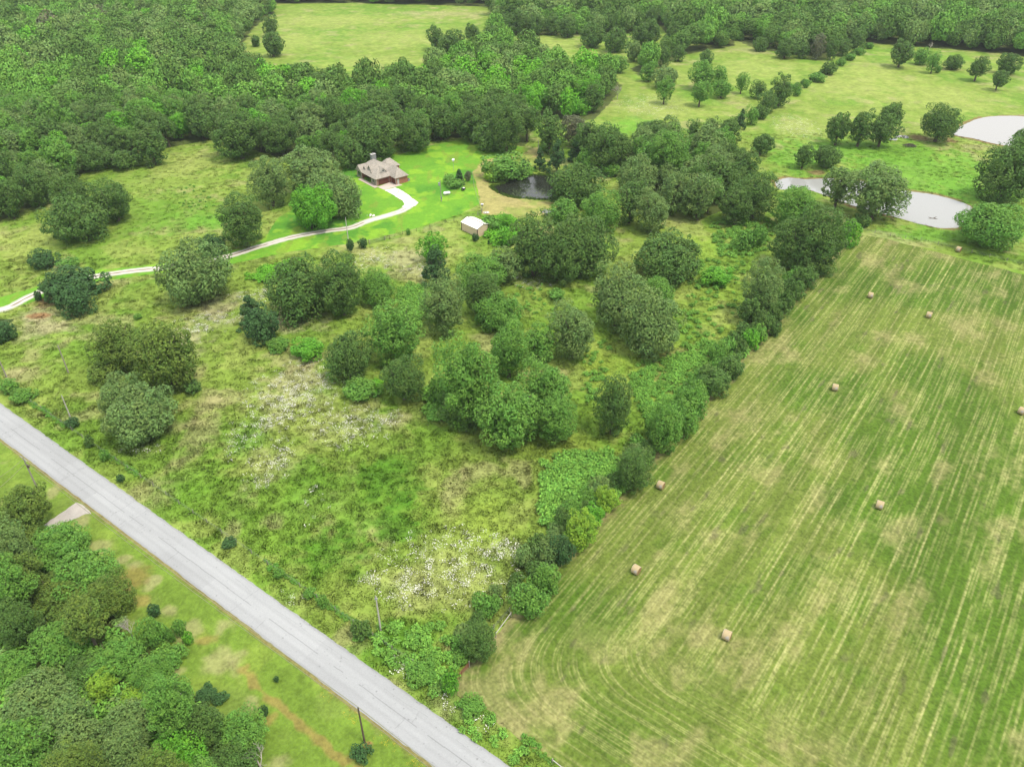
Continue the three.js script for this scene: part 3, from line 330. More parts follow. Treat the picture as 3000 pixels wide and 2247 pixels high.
  ['in the fence row along the mown hay field', 'bushes of the hay field fence row', T6, [[405, 10, 660, 400, 'g'], [370, 240, 560, 450, 'd'], [500, 270, 670, 455, 'd'], [660, 150, 790, 285, 'D'], [720, 60, 870, 215, 'D'], [820, 20, 980, 125, 'D'], [450, 350, 590, 505, 'D'], [620, 220, 730, 375, 'D'], [440, 440, 550, 575, 'M'], [390, 470, 510, 605, 'B'], [330, 540, 420, 655, 'D'], [230, 640, 400, 795, 'D'], [100, 720, 320, 905, 'D'], [-30, 830, 160, 1065, 'M'], [-90, 940, 110, 1180, 'M'], [240, 520, 360, 640, 'M'], [560, 420, 640, 520, 'D'], [120, 80, 330, 175, 'B']]],
  ['in the fence row along the mown hay field', 'bushes of the hay field fence row', T8, [[1430, -10, 1660, 265, 'y'], [1350, 160, 1500, 352, 'c'.toUpperCase()], [1220, 330, 1410, 535, 'M'], [1100, 470, 1320, 692, 'M'], [775, 700, 1010, 975, 'd'], [650, 1010, 760, 1205, 'B'], [60, 700, 190, 835, 'D'], [60, 1510, 190, 1635, 'C'], [760, 1190, 930, 1340, 'M'], [420, 960, 620, 1130, 'M'], [1560, -40, 1700, 100, 'B'], [720, 900, 830, 1000, 'M']]],
  ['in the wood across the asphalt road', 'trees of the roadside wood', T7, [[-90, 60, 230, 330, 'n'], [170, 90, 560, 360, 'm'], [300, 290, 740, 520, 'm'], [180, 390, 560, 680, 'n'], [540, 400, 860, 720, 'n'], [330, 540, 660, 800, 'n'], [200, 700, 560, 1020, 'm'], [560, 800, 920, 1100, 'm'], [900, 690, 1060, 885, 'M'], [950, 600, 1030, 692, 'C'], [1120, 690, 1200, 830, 'M'], [1070, 760, 1130, 860, 'M'], [1180, 780, 1245, 865, 'B'], [1000, 850, 1190, 1015, 'M'], [-60, 880, 240, 1130, 'm'], [0, 1050, 450, 1430, 'g'], [550, 1030, 760, 1240, 'y'], [760, 1140, 960, 1320, 'y'], [640, 1210, 1030, 1520, 'g'], [300, 1350, 680, 1720, 'g'], [650, 1400, 970, 1760, 'g'], [950, 1390, 1330, 1760, 'b'], [1180, 1230, 1480, 1540, 'd'], [1400, 1290, 1720, 1600, 'm'], [1320, 1480, 1650, 1790, 'd'], [960, 1170, 1250, 1400, 'm'], [-80, 1330, 320, 1720, 'm'], [1260, 1130, 1400, 1240, 'C'], [1370, 1170, 1470, 1260, 'C'], [1680, 1240, 1732, 1345, 'C'], [1770, 1068, 1802, 1108, 'C'], [-60, 250, 260, 620, 'n'], [-60, 560, 220, 900, 'd'], [860, 940, 1100, 1180, 'm'], [420, 920, 700, 1150, 'd']]],
  ['by the utility pole across the asphalt road', 'trees by the roadside pole', T4, [[-20, 1470, 320, 1800, 'n']]],
  ['along the road ditch fence', 'small bushes along the ditch fence', T7, [[1430, 170, 1530, 240, 'C'], [1770, 370, 1840, 440, 'M'], [1960, 500, 2035, 570, 'M'], [2050, 540, 2125, 630, 'M']]],
];
const sizeWord = (w, list) => { const s = list.map((q) => q[2] - q[0]).sort((a, b) => a - b), r = s.indexOf(w) / Math.max(1, s.length - 1); return r > .8 ? 'very broad' : r > .5 ? 'large' : r > .25 ? 'medium' : 'small'; };
for (const [phrase, group, T, list] of STANDS) for (const e of list) {
  const [x0, y0] = T(e[0], e[1]), [x1, y1] = T(e[2], e[3]), shrub = e[4] !== e[4].toLowerCase(), sp = e[4].toLowerCase();
  const grow = 1.04, mx = (x0 + x1) / 2, my = (y0 + y1) / 2, f = fit(mx + (x0 - mx) * grow, my + (y0 - my) * grow, mx + (x1 - mx) * grow, my + (y1 - my) * grow, e[5] ?? -.06);
  plant(f, sp, x1 - x0, phrase, group, sizeWord(e[2] - e[0], list), shrub);
}
{ // hedge along the hay field, filling in between the marked bushes
  for (let s = HAY_S0 + 6; s < HAY_S1 - 8; s += rr(1.1, 2)) { const [x, w] = ST(s, FENCE_T - 3 + rr(-2.4, 1.2)), far = sm(HAY_S0 + 10, HAY_S0 + 60, s), R = rr(1.1, 1.9) * (1 + .5 * far); if (noise(s / 9, 77) < .16 || standing.some((q) => Math.hypot(q[0] - x, q[1] - w) < (q[2] + R) * .6)) continue; const b = R * rr(.8, 1.2); plant({ x, w, R, b, hc: b * .92 }, 'dmmdg'[Math.floor(rnd() * 5)], 2 * R * FPX / Math.hypot(x, w, HCAM), 'in the hedge along the mown hay field', 'hedge shrubs of the hay field', 'close grown', true); }
}
// the closed woods between them
const wild = [];
WOODS.forEach((q, k) => {
  const P = q.p; const y1 = Math.min(P.y1, 900), sp = q.sp;
  for (let w = P.y0, row = 0; w < y1; w += sp * .87 * (w > 480 ? 1.12 : 1), row++) for (let x = P.x0 + (row % 2) * sp / 2; x < P.x1; x += sp) {
    const a = x + rr(-.3, .3) * sp, b = w + rr(-.3, .3) * sp; if (Math.abs(a) > b * .74 + 25) continue; if (!inside(P, a, b)) continue;
    const R = sp * (rnd() < .2 ? rr(.75, .95) : rr(.42, .74)); if (standing.some((s) => Math.hypot(s[0] - a, s[1] - b) < (s[2] + R) * (k === 3 ? .48 : .62))) continue;
    const n = fbm(a / 40 + k * 9, b / 40, 2); let c = q.mixn[Math.floor(rnd() * q.mixn.length)]; if (k === 0 && n > .55 && rnd() < .5) c = 'm'; if (k === 0 && rnd() < .02) c = 'p';
    const bb = R * (k === 3 ? rr(1.2, 1.7) : rr(.95, 1.35)); wild.push({ x: a, w: b, R, b: bb, hc: bb * 1.0 + rr(0, 3.4) + (k === 3 ? .6 : .8), sp: c, k });
  }
});
{ // low growth along the far pasture fence
  const a = G(2116, 393), b = G(2560, 129), n = 44; for (let i = 0; i < n; i++) { const q = (i + rr(-.4, .4)) / n, x = mix(a[0], b[0], q) - 1.5, w = mix(a[1], b[1], q), R = rr(.9, 2) * (q < .5 ? 1.2 : 1); if (standing.some((s) => Math.hypot(s[0] - x, s[1] - w) < (s[2] + R) * .55)) continue; const e = R * rr(.7, 1); plant({ x, w, R, b: e, hc: e * .92 }, 'dm'[i % 2], 2 * R * FPX / Math.hypot(x, w, HCAM), 'along the far pasture fence', 'shrubs along the far pasture fence', 'low', true); }
}
wild.sort((a, b) => a.w - b.w);
console.log('woods', wild.length, 'marked', standing.length);
const WOODNAME = ['closely grown in the dense wood beside the pasture', 'in the far tree line behind the fields', 'in the belt of woods beyond the house', 'in the wood across the asphalt road', 'in the thicket between the two ponds', 'in the leafy wood beyond the house pond', 'in the tree row below the far tree line'];
const SOME = 300; const restTrees = [];
wild.forEach((f, i) => { if (i < SOME) plant(f, f.sp, 2 * f.R * FPX / Math.hypot(f.x, f.w, HCAM), WOODNAME[f.k], 'trees of wood: ' + WOODNAME[f.k], 'close set', false); else restTrees.push(f); });
{ // the woods farther off, past counting
  const g = new THREE.Group(); g.name = 'distant_woods'; g.userData = { kind: 'stuff', label: 'dense dark green woods reaching to the far edge of the land', category: 'woods' }; scene.add(g);
  const pool = PROTO[2], m4 = new THREE.Matrix4(), qq = new THREE.Quaternion(), Y = new THREE.Vector3(0, 1, 0), col = new THREE.Color();
  const white = new THREE.MeshPhysicalMaterial({ roughness: .95, specularIntensity: .3, vertexColors: true, side: THREE.DoubleSide });
  pool.forEach((p, i) => {
    const mine = restTrees.filter((_, k) => k % pool.length === i), im = new THREE.InstancedMesh(p.geo, white, mine.length); im.name = 'treetops'; im.userData.kind = 'stuff'; im.castShadow = im.receiveShadow = true;
    mine.forEach((f, k) => { m4.compose(new THREE.Vector3(f.x, f.hc, -f.w), qq.setFromAxisAngle(Y, rr(0, 6.283)), new THREE.Vector3(f.R / p.R, f.b / p.B, f.R / p.R)); im.setMatrixAt(k, m4); im.setColorAt(k, col.copy(LEAF[f.sp].color)); });
    g.add(im);
  });
}
console.log('trees done');
// ---------------------------------------------------------------- grass, weeds and flowers (past counting)
function blades(n, spread, h, w, lean) { // a clump of bent blades
  const P = [], N = [], I = [];
  for (let i = 0; i < n; i++) { const a = rr(0, 6.283), r = spread * Math.sqrt(rnd()), x = Math.cos(a) * r, z = Math.sin(a) * r, b = rr(0, 6.283), l = rr(.3, 1) * lean, hh = h * rr(.55, 1.15), ww = w * rr(.6, 1.2), dx = Math.cos(b), dz = Math.sin(b), k = P.length / 3;
    P.push(x - dz * ww, -.03, z + dx * ww, x + dz * ww, -.03, z - dx * ww, x + dx * l + dz * ww * .7, hh * .75, z + dz * l - dx * ww * .7, x + dx * l * 2, hh, z + dz * l * 2); const ny = 1, s = .12; for (let q = 0; q < 4; q++) N.push(-dx * s, ny, -dz * s); I.push(k, k + 1, k + 2, k, k + 2, k + 3); }
  const g = new THREE.BufferGeometry(); g.setAttribute('position', new THREE.Float32BufferAttribute(P, 3)); g.setAttribute('normal', new THREE.Float32BufferAttribute(N, 3)); g.setIndex(I); return g;
}
const plainGreen = (rough = .95) => new THREE.MeshPhysicalMaterial({ color: 0xffffff, roughness: rough, specularIntensity: .3, side: THREE.DoubleSide });
function scatter(name, label, category, geos, list, mat) { // list: [x, w, scale x, scale y, colour]
  const root = new THREE.Group(); root.name = name; root.userData = { kind: 'stuff', label, category }; scene.add(root);
  const m4 = new THREE.Matrix4(), q = new THREE.Quaternion(), Y = new THREE.Vector3(0, 1, 0), col = new THREE.Color();
  geos.forEach((g, i) => { const mine = list.filter((_, k) => k % geos.length === i); const im = new THREE.InstancedMesh(g, mat, mine.length); im.name = 'clumps'; im.userData.kind = 'stuff'; im.castShadow = im.receiveShadow = true; mine.forEach(([x, w, s, h, c, y = 0], k) => { m4.compose(new THREE.Vector3(x, y, -w), q.setFromAxisAngle(Y, rr(0, 6.283)), new THREE.Vector3(s, h, s)); im.setMatrixAt(k, m4); im.setColorAt(k, col.setRGB(...c)); }); root.add(im); });
}
const inHay = (x, w, e = 0) => { const s = x * SD[0] + w * SD[1], t = x * TD[0] + w * TD[1]; return t > FENCE_T - e && s > HAY_S0 - e && s < HAY_S1 + e; };
const onRoad = (x, w, e = .25) => { const s = x * SD[0] + w * SD[1]; return s > ROAD_S - e && s < ROAD_N + e; };
const DRIVE = [[-60, 920], [20, 902], [75, 874], [128, 850], [200, 824], [300, 806], [400, 792], [470, 785]].map((q) => G(...q));
const LANE = poly([[210, 1470], [275, 1510], [150, 1560], [120, 1530]]);
const bare = (x, w) => onRoad(x, w) || inside(LAWN, x, w) || PONDS.some((q) => inside(q.p, x, w)) || inside(PATHP, x, w) || inside(LANE, x, w);
{
  const list = [], o = [0, 0, 0];
  for (let w = 46; w < 360; w += 1) { const half = w * .7 + 16, dens = w < 150 ? 1.5 : w < 230 ? .8 : .3, n = Math.round(2 * half * dens);
    for (let i = 0; i < n; i++) { const x = rr(-half, half), ww = w + rnd(); if (inHay(x, ww, .3) || bare(x, ww) || (ww > 120 && WOODS.some((q) => inside(q.p, x, ww)))) continue;
      const south = x * SD[0] + ww * SD[1] < ROAD_S, near = x * SD[0] + ww * SD[1] - ROAD_N; fieldColor(x, ww, o); const t = rr(1.1, 1.7), big = fbm(x / 3.5, ww / 3.5, 2), c = [o[0] * t * rr(.92, 1.1), o[1] * t, o[2] * t * rr(.85, 1.1)];
      if (south) continue; list.push([x, ww, south ? rr(.7, 1) : rr(.8, 1.3), south ? rr(.08, .2) : rr(.5, 1.1) * (.5 + big) * (near < 3 ? .6 : 1), c]); } }
  scatter('meadow_grass', 'long rough grass and weeds covering the meadow', 'grass', [0, 1, 2].map(() => blades(30, .75, .2, .022, .2)), list, plainGreen());
  console.log('grass', list.length);
}
const brushGeo = [0, 1, 2].map(() => { const g = crownGeometry({ R: 1, B: .6, clumps: 12, leaves: 150, size: .2, shape: 'low', cr: [.34, .5] }); return g.translate(0, .55, 0); });
{
  const BR = [[[[1590, 1360], [1690, 1330], [1800, 1350], [1830, 1420], [1790, 1500], [1700, 1560], [1640, 1580], [1585, 1500]], 'm', 1, 1.4], [[[1860, 1080], [1960, 1050], [2060, 1000], [2170, 1030], [2180, 1080], [2080, 1160], [2000, 1260], [1900, 1240], [1850, 1150]], 'm', .85, 1.1], [[[1160, 850], [1250, 835], [1260, 930], [1190, 945]], 'm', 1, 1.2], [[[1000, 1840], [1150, 1830], [1320, 1850], [1360, 1930], [1300, 2010], [1180, 1950], [1080, 1885]], 'm', .55, 1], [[[1330, 2030], [1400, 2085], [1500, 2160], [1600, 2260], [1530, 2260], [1420, 2175], [1320, 2080]], 'm', .5, .9], [[[1410, 640], [1500, 640], [1520, 700], [1450, 725]], 'b', 1, 1.6], [[[720, 810], [870, 760], [885, 790], [780, 835]], 'b', .9, 1.2], [[[1240, 1150], [1300, 1120], [1320, 1220], [1260, 1240]], 'm', .8, 1.4], [[[1010, 1120], [1120, 1120], [1110, 1165], [1010, 1170]], 'b', 1, 1], [[[1500, 830], [1630, 830], [1700, 960], [1560, 960]], 'm', .12, .8], [[[2030, 760], [2180, 760], [2160, 930], [2020, 1050], [1960, 900]], 'm', .14, .9], [[[2100, 760], [2230, 740], [2300, 650], [2200, 640], [2080, 660]], 'm', .35, 1.1], [[[1400, 1180], [1480, 1180], [1500, 1250], [1430, 1290]], 'd', .5, 1], [[[500, 560], [570, 540], [640, 600], [560, 640]], 'm', .12, .6], [[[1700, 1000], [1790, 990], [1780, 1200], [1700, 1180]], 'm', .2, .9], [[[1530, 540], [1620, 590], [1600, 600], [1420, 575]], 'b', .2, .4], [[[1420, 520], [1500, 520], [1560, 505], [1600, 500], [1560, 490], [1440, 500]], 'm', .6, 1]];
  const list = []; for (const [pts, sp, dens, size] of BR) { const P = poly(pts), n = Math.round((P.x1 - P.x0) * (P.y1 - P.y0) * dens); for (let i = 0; i < n; i++) { const x = rr(P.x0, P.x1), w = rr(P.y0, P.y1); if (!inside(P, x + rr(-1, 1), w + rr(-2, 2)) || bare(x, w) || inHay(x, w, .6)) continue; const c = LEAF[sp].color, t = rr(.8, 1.25), s = size * rr(.5, 1.05); list.push([x, w, s, s * rr(.8, 1.2), [c.r * t, c.g * t, c.b * t]]); } }
  { const P = WOODS[3].p; for (let i = 0; i < 900; i++) { const x = rr(P.x0, P.x1), w = rr(P.y0, P.y1); if (!inside(P, x, w)) continue; const c = LEAF['mmg'[i % 3]].color, q = rr(.8, 1.7), t = rr(.8, 1.2); list.push([x, w, q, q * 1.2, [c.r * t, c.g * t, c.b * t]]); } }
  // tangle along the ditch fence and the hay-field fence
  for (let t = dotT(G(0, 1150)) - 10; t < FENCE_T + 70; t += .35) { const s = ROAD_N + 4.6 + rr(-.6, .6), [x, w] = ST(s, t); if (noise(t / 5, 4) < .42) continue; const c = LEAF.m.color, q = rr(.25, .6); list.push([x, w, q, q, [c.r * rr(.7, 1), c.g * .85, c.b * .8]]); }
  for (let s = HAY_S0 - 2; s < HAY_S1 - 8; s += .3) { const [x, w] = ST(s, FENCE_T - 1.4 + rr(-1, .6)); if (noise(s / 7, 14) < .38) continue; const c = LEAF[rnd() < .5 ? 'm' : 'd'].color, q = rr(.6, 1.2) * (s > HAY_S0 + 40 ? 1.6 : 1), t = rr(.8, 1.2); list.push([x, w, q, q, [c.r * t, c.g * t, c.b * t]]); }
  scatter('weed_thicket', 'tall leafy weeds and brambles in the meadow and along its fences', 'weeds', brushGeo, list, new THREE.MeshPhysicalMaterial({ roughness: .95, specularIntensity: .3, vertexColors: true, side: THREE.DoubleSide })); console.log('brush', list.length);
}
{ // white flower heads, a few yellow ones by the road
  const head = () => { const gs = []; for (let i = 0; i < 6; i++) { const g = new THREE.CircleGeometry(rr(.045, .08), 5); g.rotateX(-Math.PI / 2 + rr(-.4, .4)); g.translate(rr(-.4, .4), rr(.25, .45), rr(-.5, .5)); gs.push(g); } return mergeGeometries(gs); };
  const list = []; for (const f of FLOWERS) { const n = Math.round(f.a * f.b * 24 * f.k); for (let i = 0; i < n; i++) { const a = rr(0, 6.283), r = Math.sqrt(rnd()) * 1.5, x = f.x + Math.cos(a) * r * f.a, w = f.w + Math.sin(a) * r * f.b; if (bare(x, w) || inHay(x, w, .5) || fbm(x / 1.3 + 3, w / 1.3, 3) < .48 || rnd() < r - .35) continue; const t = rr(.5, .74); list.push([x, w, rr(.6, 1.25), rr(.8, 1.2), [t, t, t * .9]]); } }
  for (let i = 0; i < 110; i++) { const t = rr(dotT(G(900, 1960)), dotT(G(1260, 2240))), [x, w] = ST(ROAD_S - rr(.6, 2.2), t); if (noise(t / 2, 7) > .55) list.push([x, w, .45, .5, [.5, .36, .03]]); }
  scatter('wildflowers', 'white wildflower heads scattered through the meadow grass', 'flowers', [head(), head(), head()], list, plainGreen()); console.log('flowers', list.length);
}
{ // reeds round the house pond and lily pads on it
  const list = []; const P = PONDS[0].p.p; for (let i = 0; i < P.length; i++) { const a = P[i], b = P[(i + 1) % P.length]; for (let k = 0; k < 26; k++) { const q = rnd(), c = D(130, 178, 66), t = rr(.8, 1.2); list.push([mix(a[0], b[0], q) + rr(-.5, .5), mix(a[1], b[1], q) + rr(-.6, .6), rr(.6, 1), rr(.6, 1.6), [c[0] * t, c[1] * t, c[2] * t]]); } }
  scatter('pond_reeds', 'green reeds fringing the dark pond by the house', 'reeds', [blades(26, .5, .7, .04, .1)], list, plainGreen());
  const pads = []; for (let i = 0; i < 420; i++) { const [x, w] = G(rr(1500, 1600), rr(553, 582)); if (inside(PONDS[0].p, x, w) && fbm(x / 2, w / 2, 2) > .45) { const c = D(120, 140, 90), t = rr(.7, 1.2); pads.push([x, w, rr(.6, 1.3), 1, [c[0] * t, c[1] * t, c[2] * t], .02]); } }
  const pad = new THREE.CircleGeometry(.16, 7); pad.rotateX(-Math.PI / 2); pad.translate(0, .03, 0); scatter('water_lilies', 'small lily pads floating on the dark house pond', 'water plants', [pad], pads, plainGreen(.5));
}
// ---------------------------------------------------------------- dead trees
function deadTree(h, n) { const gs = [], go = (p, d, l, r, k) => { const q = [p[0] + d[0] * l, p[1] + d[1] * l, p[2] + d[2] * l]; gs.push(bar(p, q, r, r * .68, k > 3 ? 4 : 6)); if (k >= 6) return; const m = k < 1 ? n : 2 + (rnd() < .4 ? 1 : 0); for (let i = 0; i < m; i++) { const v = new THREE.Vector3(d[0] + rr(-.75, .75), d[1] + rr(-.25, .45), d[2] + rr(-.75, .75)).normalize(); go(q, v.toArray(), l * rr(.55, .85), r * rr(.5, .7), k + 1); } }; go([0, -.2, 0], [.05, 1, .03], h * .24, h * .024, 0); return mergeGeometries(gs); }
for (const [x, y, h, lab] of [[...T1(1145, 885), 11, 'bare pale dead tree at the wood edge above the pasture'], [...T1(615, 925), 8, 'bare pale snag inside the dense wood'], [...T1(390, 440), 10, 'bleached dead tree among the far crowns of the dense wood'], [...T1(1505, 470), 7, 'grey dead tree beside bright green trees at the wood edge'], [...T1(2025, 950), 8, 'bare branches between oaks near the driveway trees'], [...T2(1140, 480), 9, 'white dead tree in the belt of woods beyond the house'], [...T2(1785, 640), 9, 'half bare tree on the pale slope beyond the house pond'], [...T2(1075, 325), 9, 'bare grey tree beside the far pale field'], [...T7(1175, 1250), 7, 'leafless grey tree at the edge of the roadside wood'], [...T7(1690, 1680), 6, 'thin dead saplings beside the roadside wood'], [...T7(220, 1640), 9, 'pale dead branches rising from the roadside wood'], [...T7(860, 830), 6, 'bare twiggy tree between leafy trees of the roadside wood'], [...T3(1595, 330), 8, 'bare tree in front of the far tree line']]) {
  const [gx, gw] = G(x, y); const m = new THREE.Mesh(deadTree(h, 4), paleBark); m.name = numbered('dead_tree'); m.position.set(gx, 0, -gw); m.castShadow = m.receiveShadow = true; tag(m, lab, 'dead tree'); scene.add(m);
}
// ---------------------------------------------------------------- hay bales
{
  const prof = [[0, -.7], [.6, -.71], [.8, -.67], [.86, -.58], [.87, -.2], [.865, .2], [.86, .58], [.8, .67], [.6, .71], [0, .7]].map(([x, y]) => new THREE.Vector2(x, y));
  const bump = (g) => { const p = g.attributes.position; for (let i = 0; i < p.count; i++) { const x = p.getX(i), y = p.getY(i), z = p.getZ(i), k = 1 + .035 * (fbm(Math.atan2(z, x) * 3 + 5, y * 5, 2) - .5); p.setXYZ(i, x * k, y, z * k); } g.computeVertexNormals(); return g; };
  const wrap = bump(new THREE.LatheGeometry(prof.slice(2, 8), 40)), cap = (k) => { const g = new THREE.LatheGeometry(k < 0 ? prof.slice(0, 3) : prof.slice(7), 40); return g; };
  const tex = texture(256, 128, (u, v, o) => { const n = fbm(u * 14, v * 40, 3), f = noise(u * 160, v * 30), c = D(224, 204, 160, .5); for (let i = 0; i < 3; i++) o[i] = c[i] * (.72 + .32 * n + .24 * f); lerp3(o, D(226, 222, 220, .46), sm(.5, .64, fbm(u * 5 + 4, v * 3, 2)) * .7); });
  const coil = texture(128, 128, (u, v, o) => { const r = Math.hypot(u - .5, v - .5) * 2, a = Math.atan2(v - .5, u - .5), c = D(196, 164, 118, .44), k = .7 + .3 * noise(r * 14 + a / 6.283, a * 3) + .2 * noise(u * 60, v * 60); for (let i = 0; i < 3; i++) o[i] = c[i] * k; });
  const mw = M(null, { map: tex }), mc = M(null, { map: coil });
  const spots = [['beside the yellow green bush of the fence row', [1935, 1430]], ['between the fence row and the middle of the mown field', [1863, 1678]], ['nearest the road on the mown field', [2128, 1870]], ['in the middle of the mown field', [2576, 1488]], ['by a green strip halfway along the mown field', [2446, 1143]], ['far along the mown field near the fence row', [2550, 872]], ['far along the mown field away from the fence row', [2721, 930]], ['at the pond end of the mown field', [2808, 737]], ['along the far side of the mown field', [2992, 1212]]];
  spots.forEach(([ph, q], i) => { const [x, w] = G(...q), t = thing('hay_bale', `round tan hay bale lying ${ph}`, 'hay bale', x, w, 0, 0, 'round bales on the mown field'); const b = new THREE.Group(); const yaw = Math.atan2(-TD[1], TD[0]) + rr(-.25, .25); t.rotation.y = -Math.PI / 2 * 0 + Math.atan2(TD[1], TD[0]) + rr(-.25, .25); t.rotation.order = 'YXZ';
    for (const [n, g, m] of [['wrapped_side', wrap, mw], ['coiled_end', cap(-1), mc], ['coiled_end', cap(1), mc]]) { const p = part(t, n, g, m); p.rotation.z = Math.PI / 2; p.position.y = .84; } });
}
// ---------------------------------------------------------------- brick house (u along the garage front, v away from the driveway)
{
  const brickTex = texture(256, 256, (u, v, o) => { const r = Math.floor(v * 32), c = Math.floor(u * 12 + (r % 2) * .5), h = hash(c, r), b = D(192, 124, 102, .68); const jv = (v * 32) % 1, ju = (u * 12 + (r % 2) * .5) % 1; for (let i = 0; i < 3; i++) o[i] = b[i] * (.62 + .6 * h); if (h > .86) lerp3(o, D(206, 168, 140, .48), .7); if (jv < .14 || ju < .06) lerp3(o, D(190, 170, 155, .45), .6); });
  const shTex = texture(512, 512, (u, v, o) => { const r = Math.floor(v * 44), c = Math.floor(u * 34 + hash(r, 3) * 5), h = hash(c, r), b = D(208, 200, 188, .52); for (let i = 0; i < 3; i++) o[i] = b[i] * (.74 + .4 * h + .14 * (fbm(u * 9, v * 9, 2) - .5)); if ((v * 44) % 1 < .16) for (let i = 0; i < 3; i++) o[i] *= .82; });
  const stTex = texture(256, 256, (u, v, o) => { const h = hash(Math.floor(u * 14 + noise(v * 9, u * 3) * 1.4), Math.floor(v * 16)), b = D(208, 196, 180, .48); for (let i = 0; i < 3; i++) o[i] = b[i] * (.7 + .5 * h); });
  brickTex.repeat.set(.35, .35); stTex.repeat.set(.3, .3); shTex.repeat.set(.12, .12);
  const brick = M(null, { map: brickTex }), roofM = M(null, { map: shTex, side: THREE.DoubleSide }), stone = M(null, { map: stTex }), white = M(D(236, 234, 230, .46)), trim = M(D(206, 188, 170, .46)), glass = M([.02, .025, .03], { roughness: .1 }), door = M(D(136, 84, 72, .46)), dark = M(D(70, 62, 58, .46)), siding = M(D(176, 180, 180, .46));
  const [hx, hw] = G(1102.3, 544.9), H = thing('brick_house', 'single storey red brick house with grey shingled hip roofs and chimney', 'house', hx, hw, 0, 40 * Math.PI / 180);
  const wallUV = (g) => { const p = g.attributes.position, n = g.attributes.normal, u = []; for (let i = 0; i < p.count; i++) u.push(Math.abs(n.getX(i)) > .5 ? p.getZ(i) : p.getX(i), p.getY(i)); g.setAttribute('uv', new THREE.Float32BufferAttribute(u, 2)); return g; };
  const EAVE = 2.9, foot = new THREE.Shape([[0, 0], [6.6, 0], [6.6, -4], [12, -4], [12, 8], [16, 8], [16, 13], [12, 13], [12, 14.2], [0, 14.2], [0, 10.4], [2.2, 10.4], [2.2, 3.6], [0, 3.6]].map(([u, v]) => new THREE.Vector2(u, v)));
  const wg = new THREE.ExtrudeGeometry(foot, { depth: EAVE, bevelEnabled: false }); wg.rotateX(-Math.PI / 2); part(H, 'wall', wallUV(wg.toNonIndexed ? wg : wg), brick);
  const b3 = (u0, u1, y0, y1, v0, v1) => wallUV(box(u0, u1, y0, y1, -v1, -v0));
  part(H, 'stone_front', b3(-.06, .0, 0, EAVE - .1, -.06, 3.66), stone); part(H, 'stone_front', b3(-.06, 0, 0, EAVE - .1, 10.34, 14.26), stone); part(H, 'stone_corner', b3(0, .5, 0, EAVE - .1, -.06, 0), stone);
  const gd = part(H, 'garage_door', b3(1, 5.8, 0, 2.25, -.05, .02), door); for (const y of [.56, 1.12, 1.68]) part(gd, 'groove', b3(1, 5.8, y - .02, y + .02, -.056, -.05), dark); part(gd, 'door_frame', mergeGeometries([b3(.8, 1, 0, 2.45, -.08, 0), b3(5.8, 6, 0, 2.45, -.08, 0), b3(1, 5.8, 2.25, 2.45, -.08, 0)]), trim);
  const g2 = part(H, 'garage_door', b3(6.55, 6.62, 0, 2.25, -3.4, -.9), door); part(g2, 'door_frame', mergeGeometries([b3(6.52, 6.6, 0, 2.45, -3.6, -3.4), b3(6.52, 6.6, 0, 2.45, -.9, -.7), b3(6.52, 6.6, 2.25, 2.45, -3.4, -.9)]), trim);
  part(H, 'side_door', b3(7.1, 8, .05, 2.15, -4.06, -3.99), white); part(H, 'downspout', bar([6.5, 0, 4.12], [6.5, EAVE, 4.12], .08), white);
  const win = (u0, u1, y0, y1, v0, v1, ax) => { const w = part(H, 'window', b3(u0, u1, y0, y1, v0, v1), glass); const e = .09; part(w, 'frame', ax === 'u' ? mergeGeometries([b3(u0 - .03, u1 - .001, y0 - e, y0, v0 - e, v1 + e), b3(u0 - .03, u1 - .001, y1, y1 + e, v0 - e, v1 + e), b3(u0 - .03, u1 - .001, y0, y1, v0 - e, v0), b3(u0 - .03, u1 - .001, y0, y1, v1, v1 + e), b3(u0 - .03, u1 - .001, y0, y1, (v0 + v1) / 2 - .03, (v0 + v1) / 2 + .03)]) : mergeGeometries([b3(u0 - e, u1 + e, y0 - e, y0, v0 - .03, v1), b3(u0 - e, u1 + e, y1, y1 + e, v0 - .03, v1)]), white); };
  win(-.1, 0, .9, 2.3, 1, 2.4, 'u'); win(-.1, 0, .8, 2.4, 11.3, 13.3, 'u'); win(2.1, 2.2, .8, 2.3, 4.3, 5.6, 'u'); win(2.1, 2.2, .8, 2.3, 8.6, 9.8, 'u'); part(H, 'front_door', b3(2.12, 2.21, .1, 2.2, 6.6, 7.6), dark);
  // hip roof over a rectangle; e0, e1: that end is a hip (1) or a gable (0)
  const hip = (u0, u1, v0, v1, top, along, e0, e1, ridge) => {
    const q = (u, v, y) => [u, y, -v], E = EAVE - .12, P = []; const cu = (u0 + u1) / 2, cv = (v0 + v1) / 2; let A, B;
    if (along === 'v') { const r = Math.min((u1 - u0) / 2, (v1 - v0) / 2); A = q(cu, v0 + (e0 ? r : 0), top); B = q(cu, v1 - (e1 ? r : 0), top); } else { const r = Math.min((v1 - v0) / 2, (u1 - u0) / 2); A = q(u0 + (e0 ? r : 0), cv, top); B = q(u1 - (e1 ? r : 0), cv, top); }
    if (ridge) { A = q(cu, ridge[0], top); B = q(cu, ridge[1], top); }
    const a = q(u0, v0, E), b = q(u1, v0, E), c = q(u1, v1, E), d = q(u0, v1, E), tri = (...t) => t.forEach((s) => P.push(...s));
    if (along === 'v') { tri(a, b, A); tri(b, c, B); tri(b, B, A); tri(c, d, B); tri(d, a, A); tri(d, A, B); } else { tri(a, b, B); tri(a, B, A); tri(b, c, B); tri(c, d, A); tri(c, A, B); tri(d, a, A); }
    tri(a, c, b); tri(a, d, c);
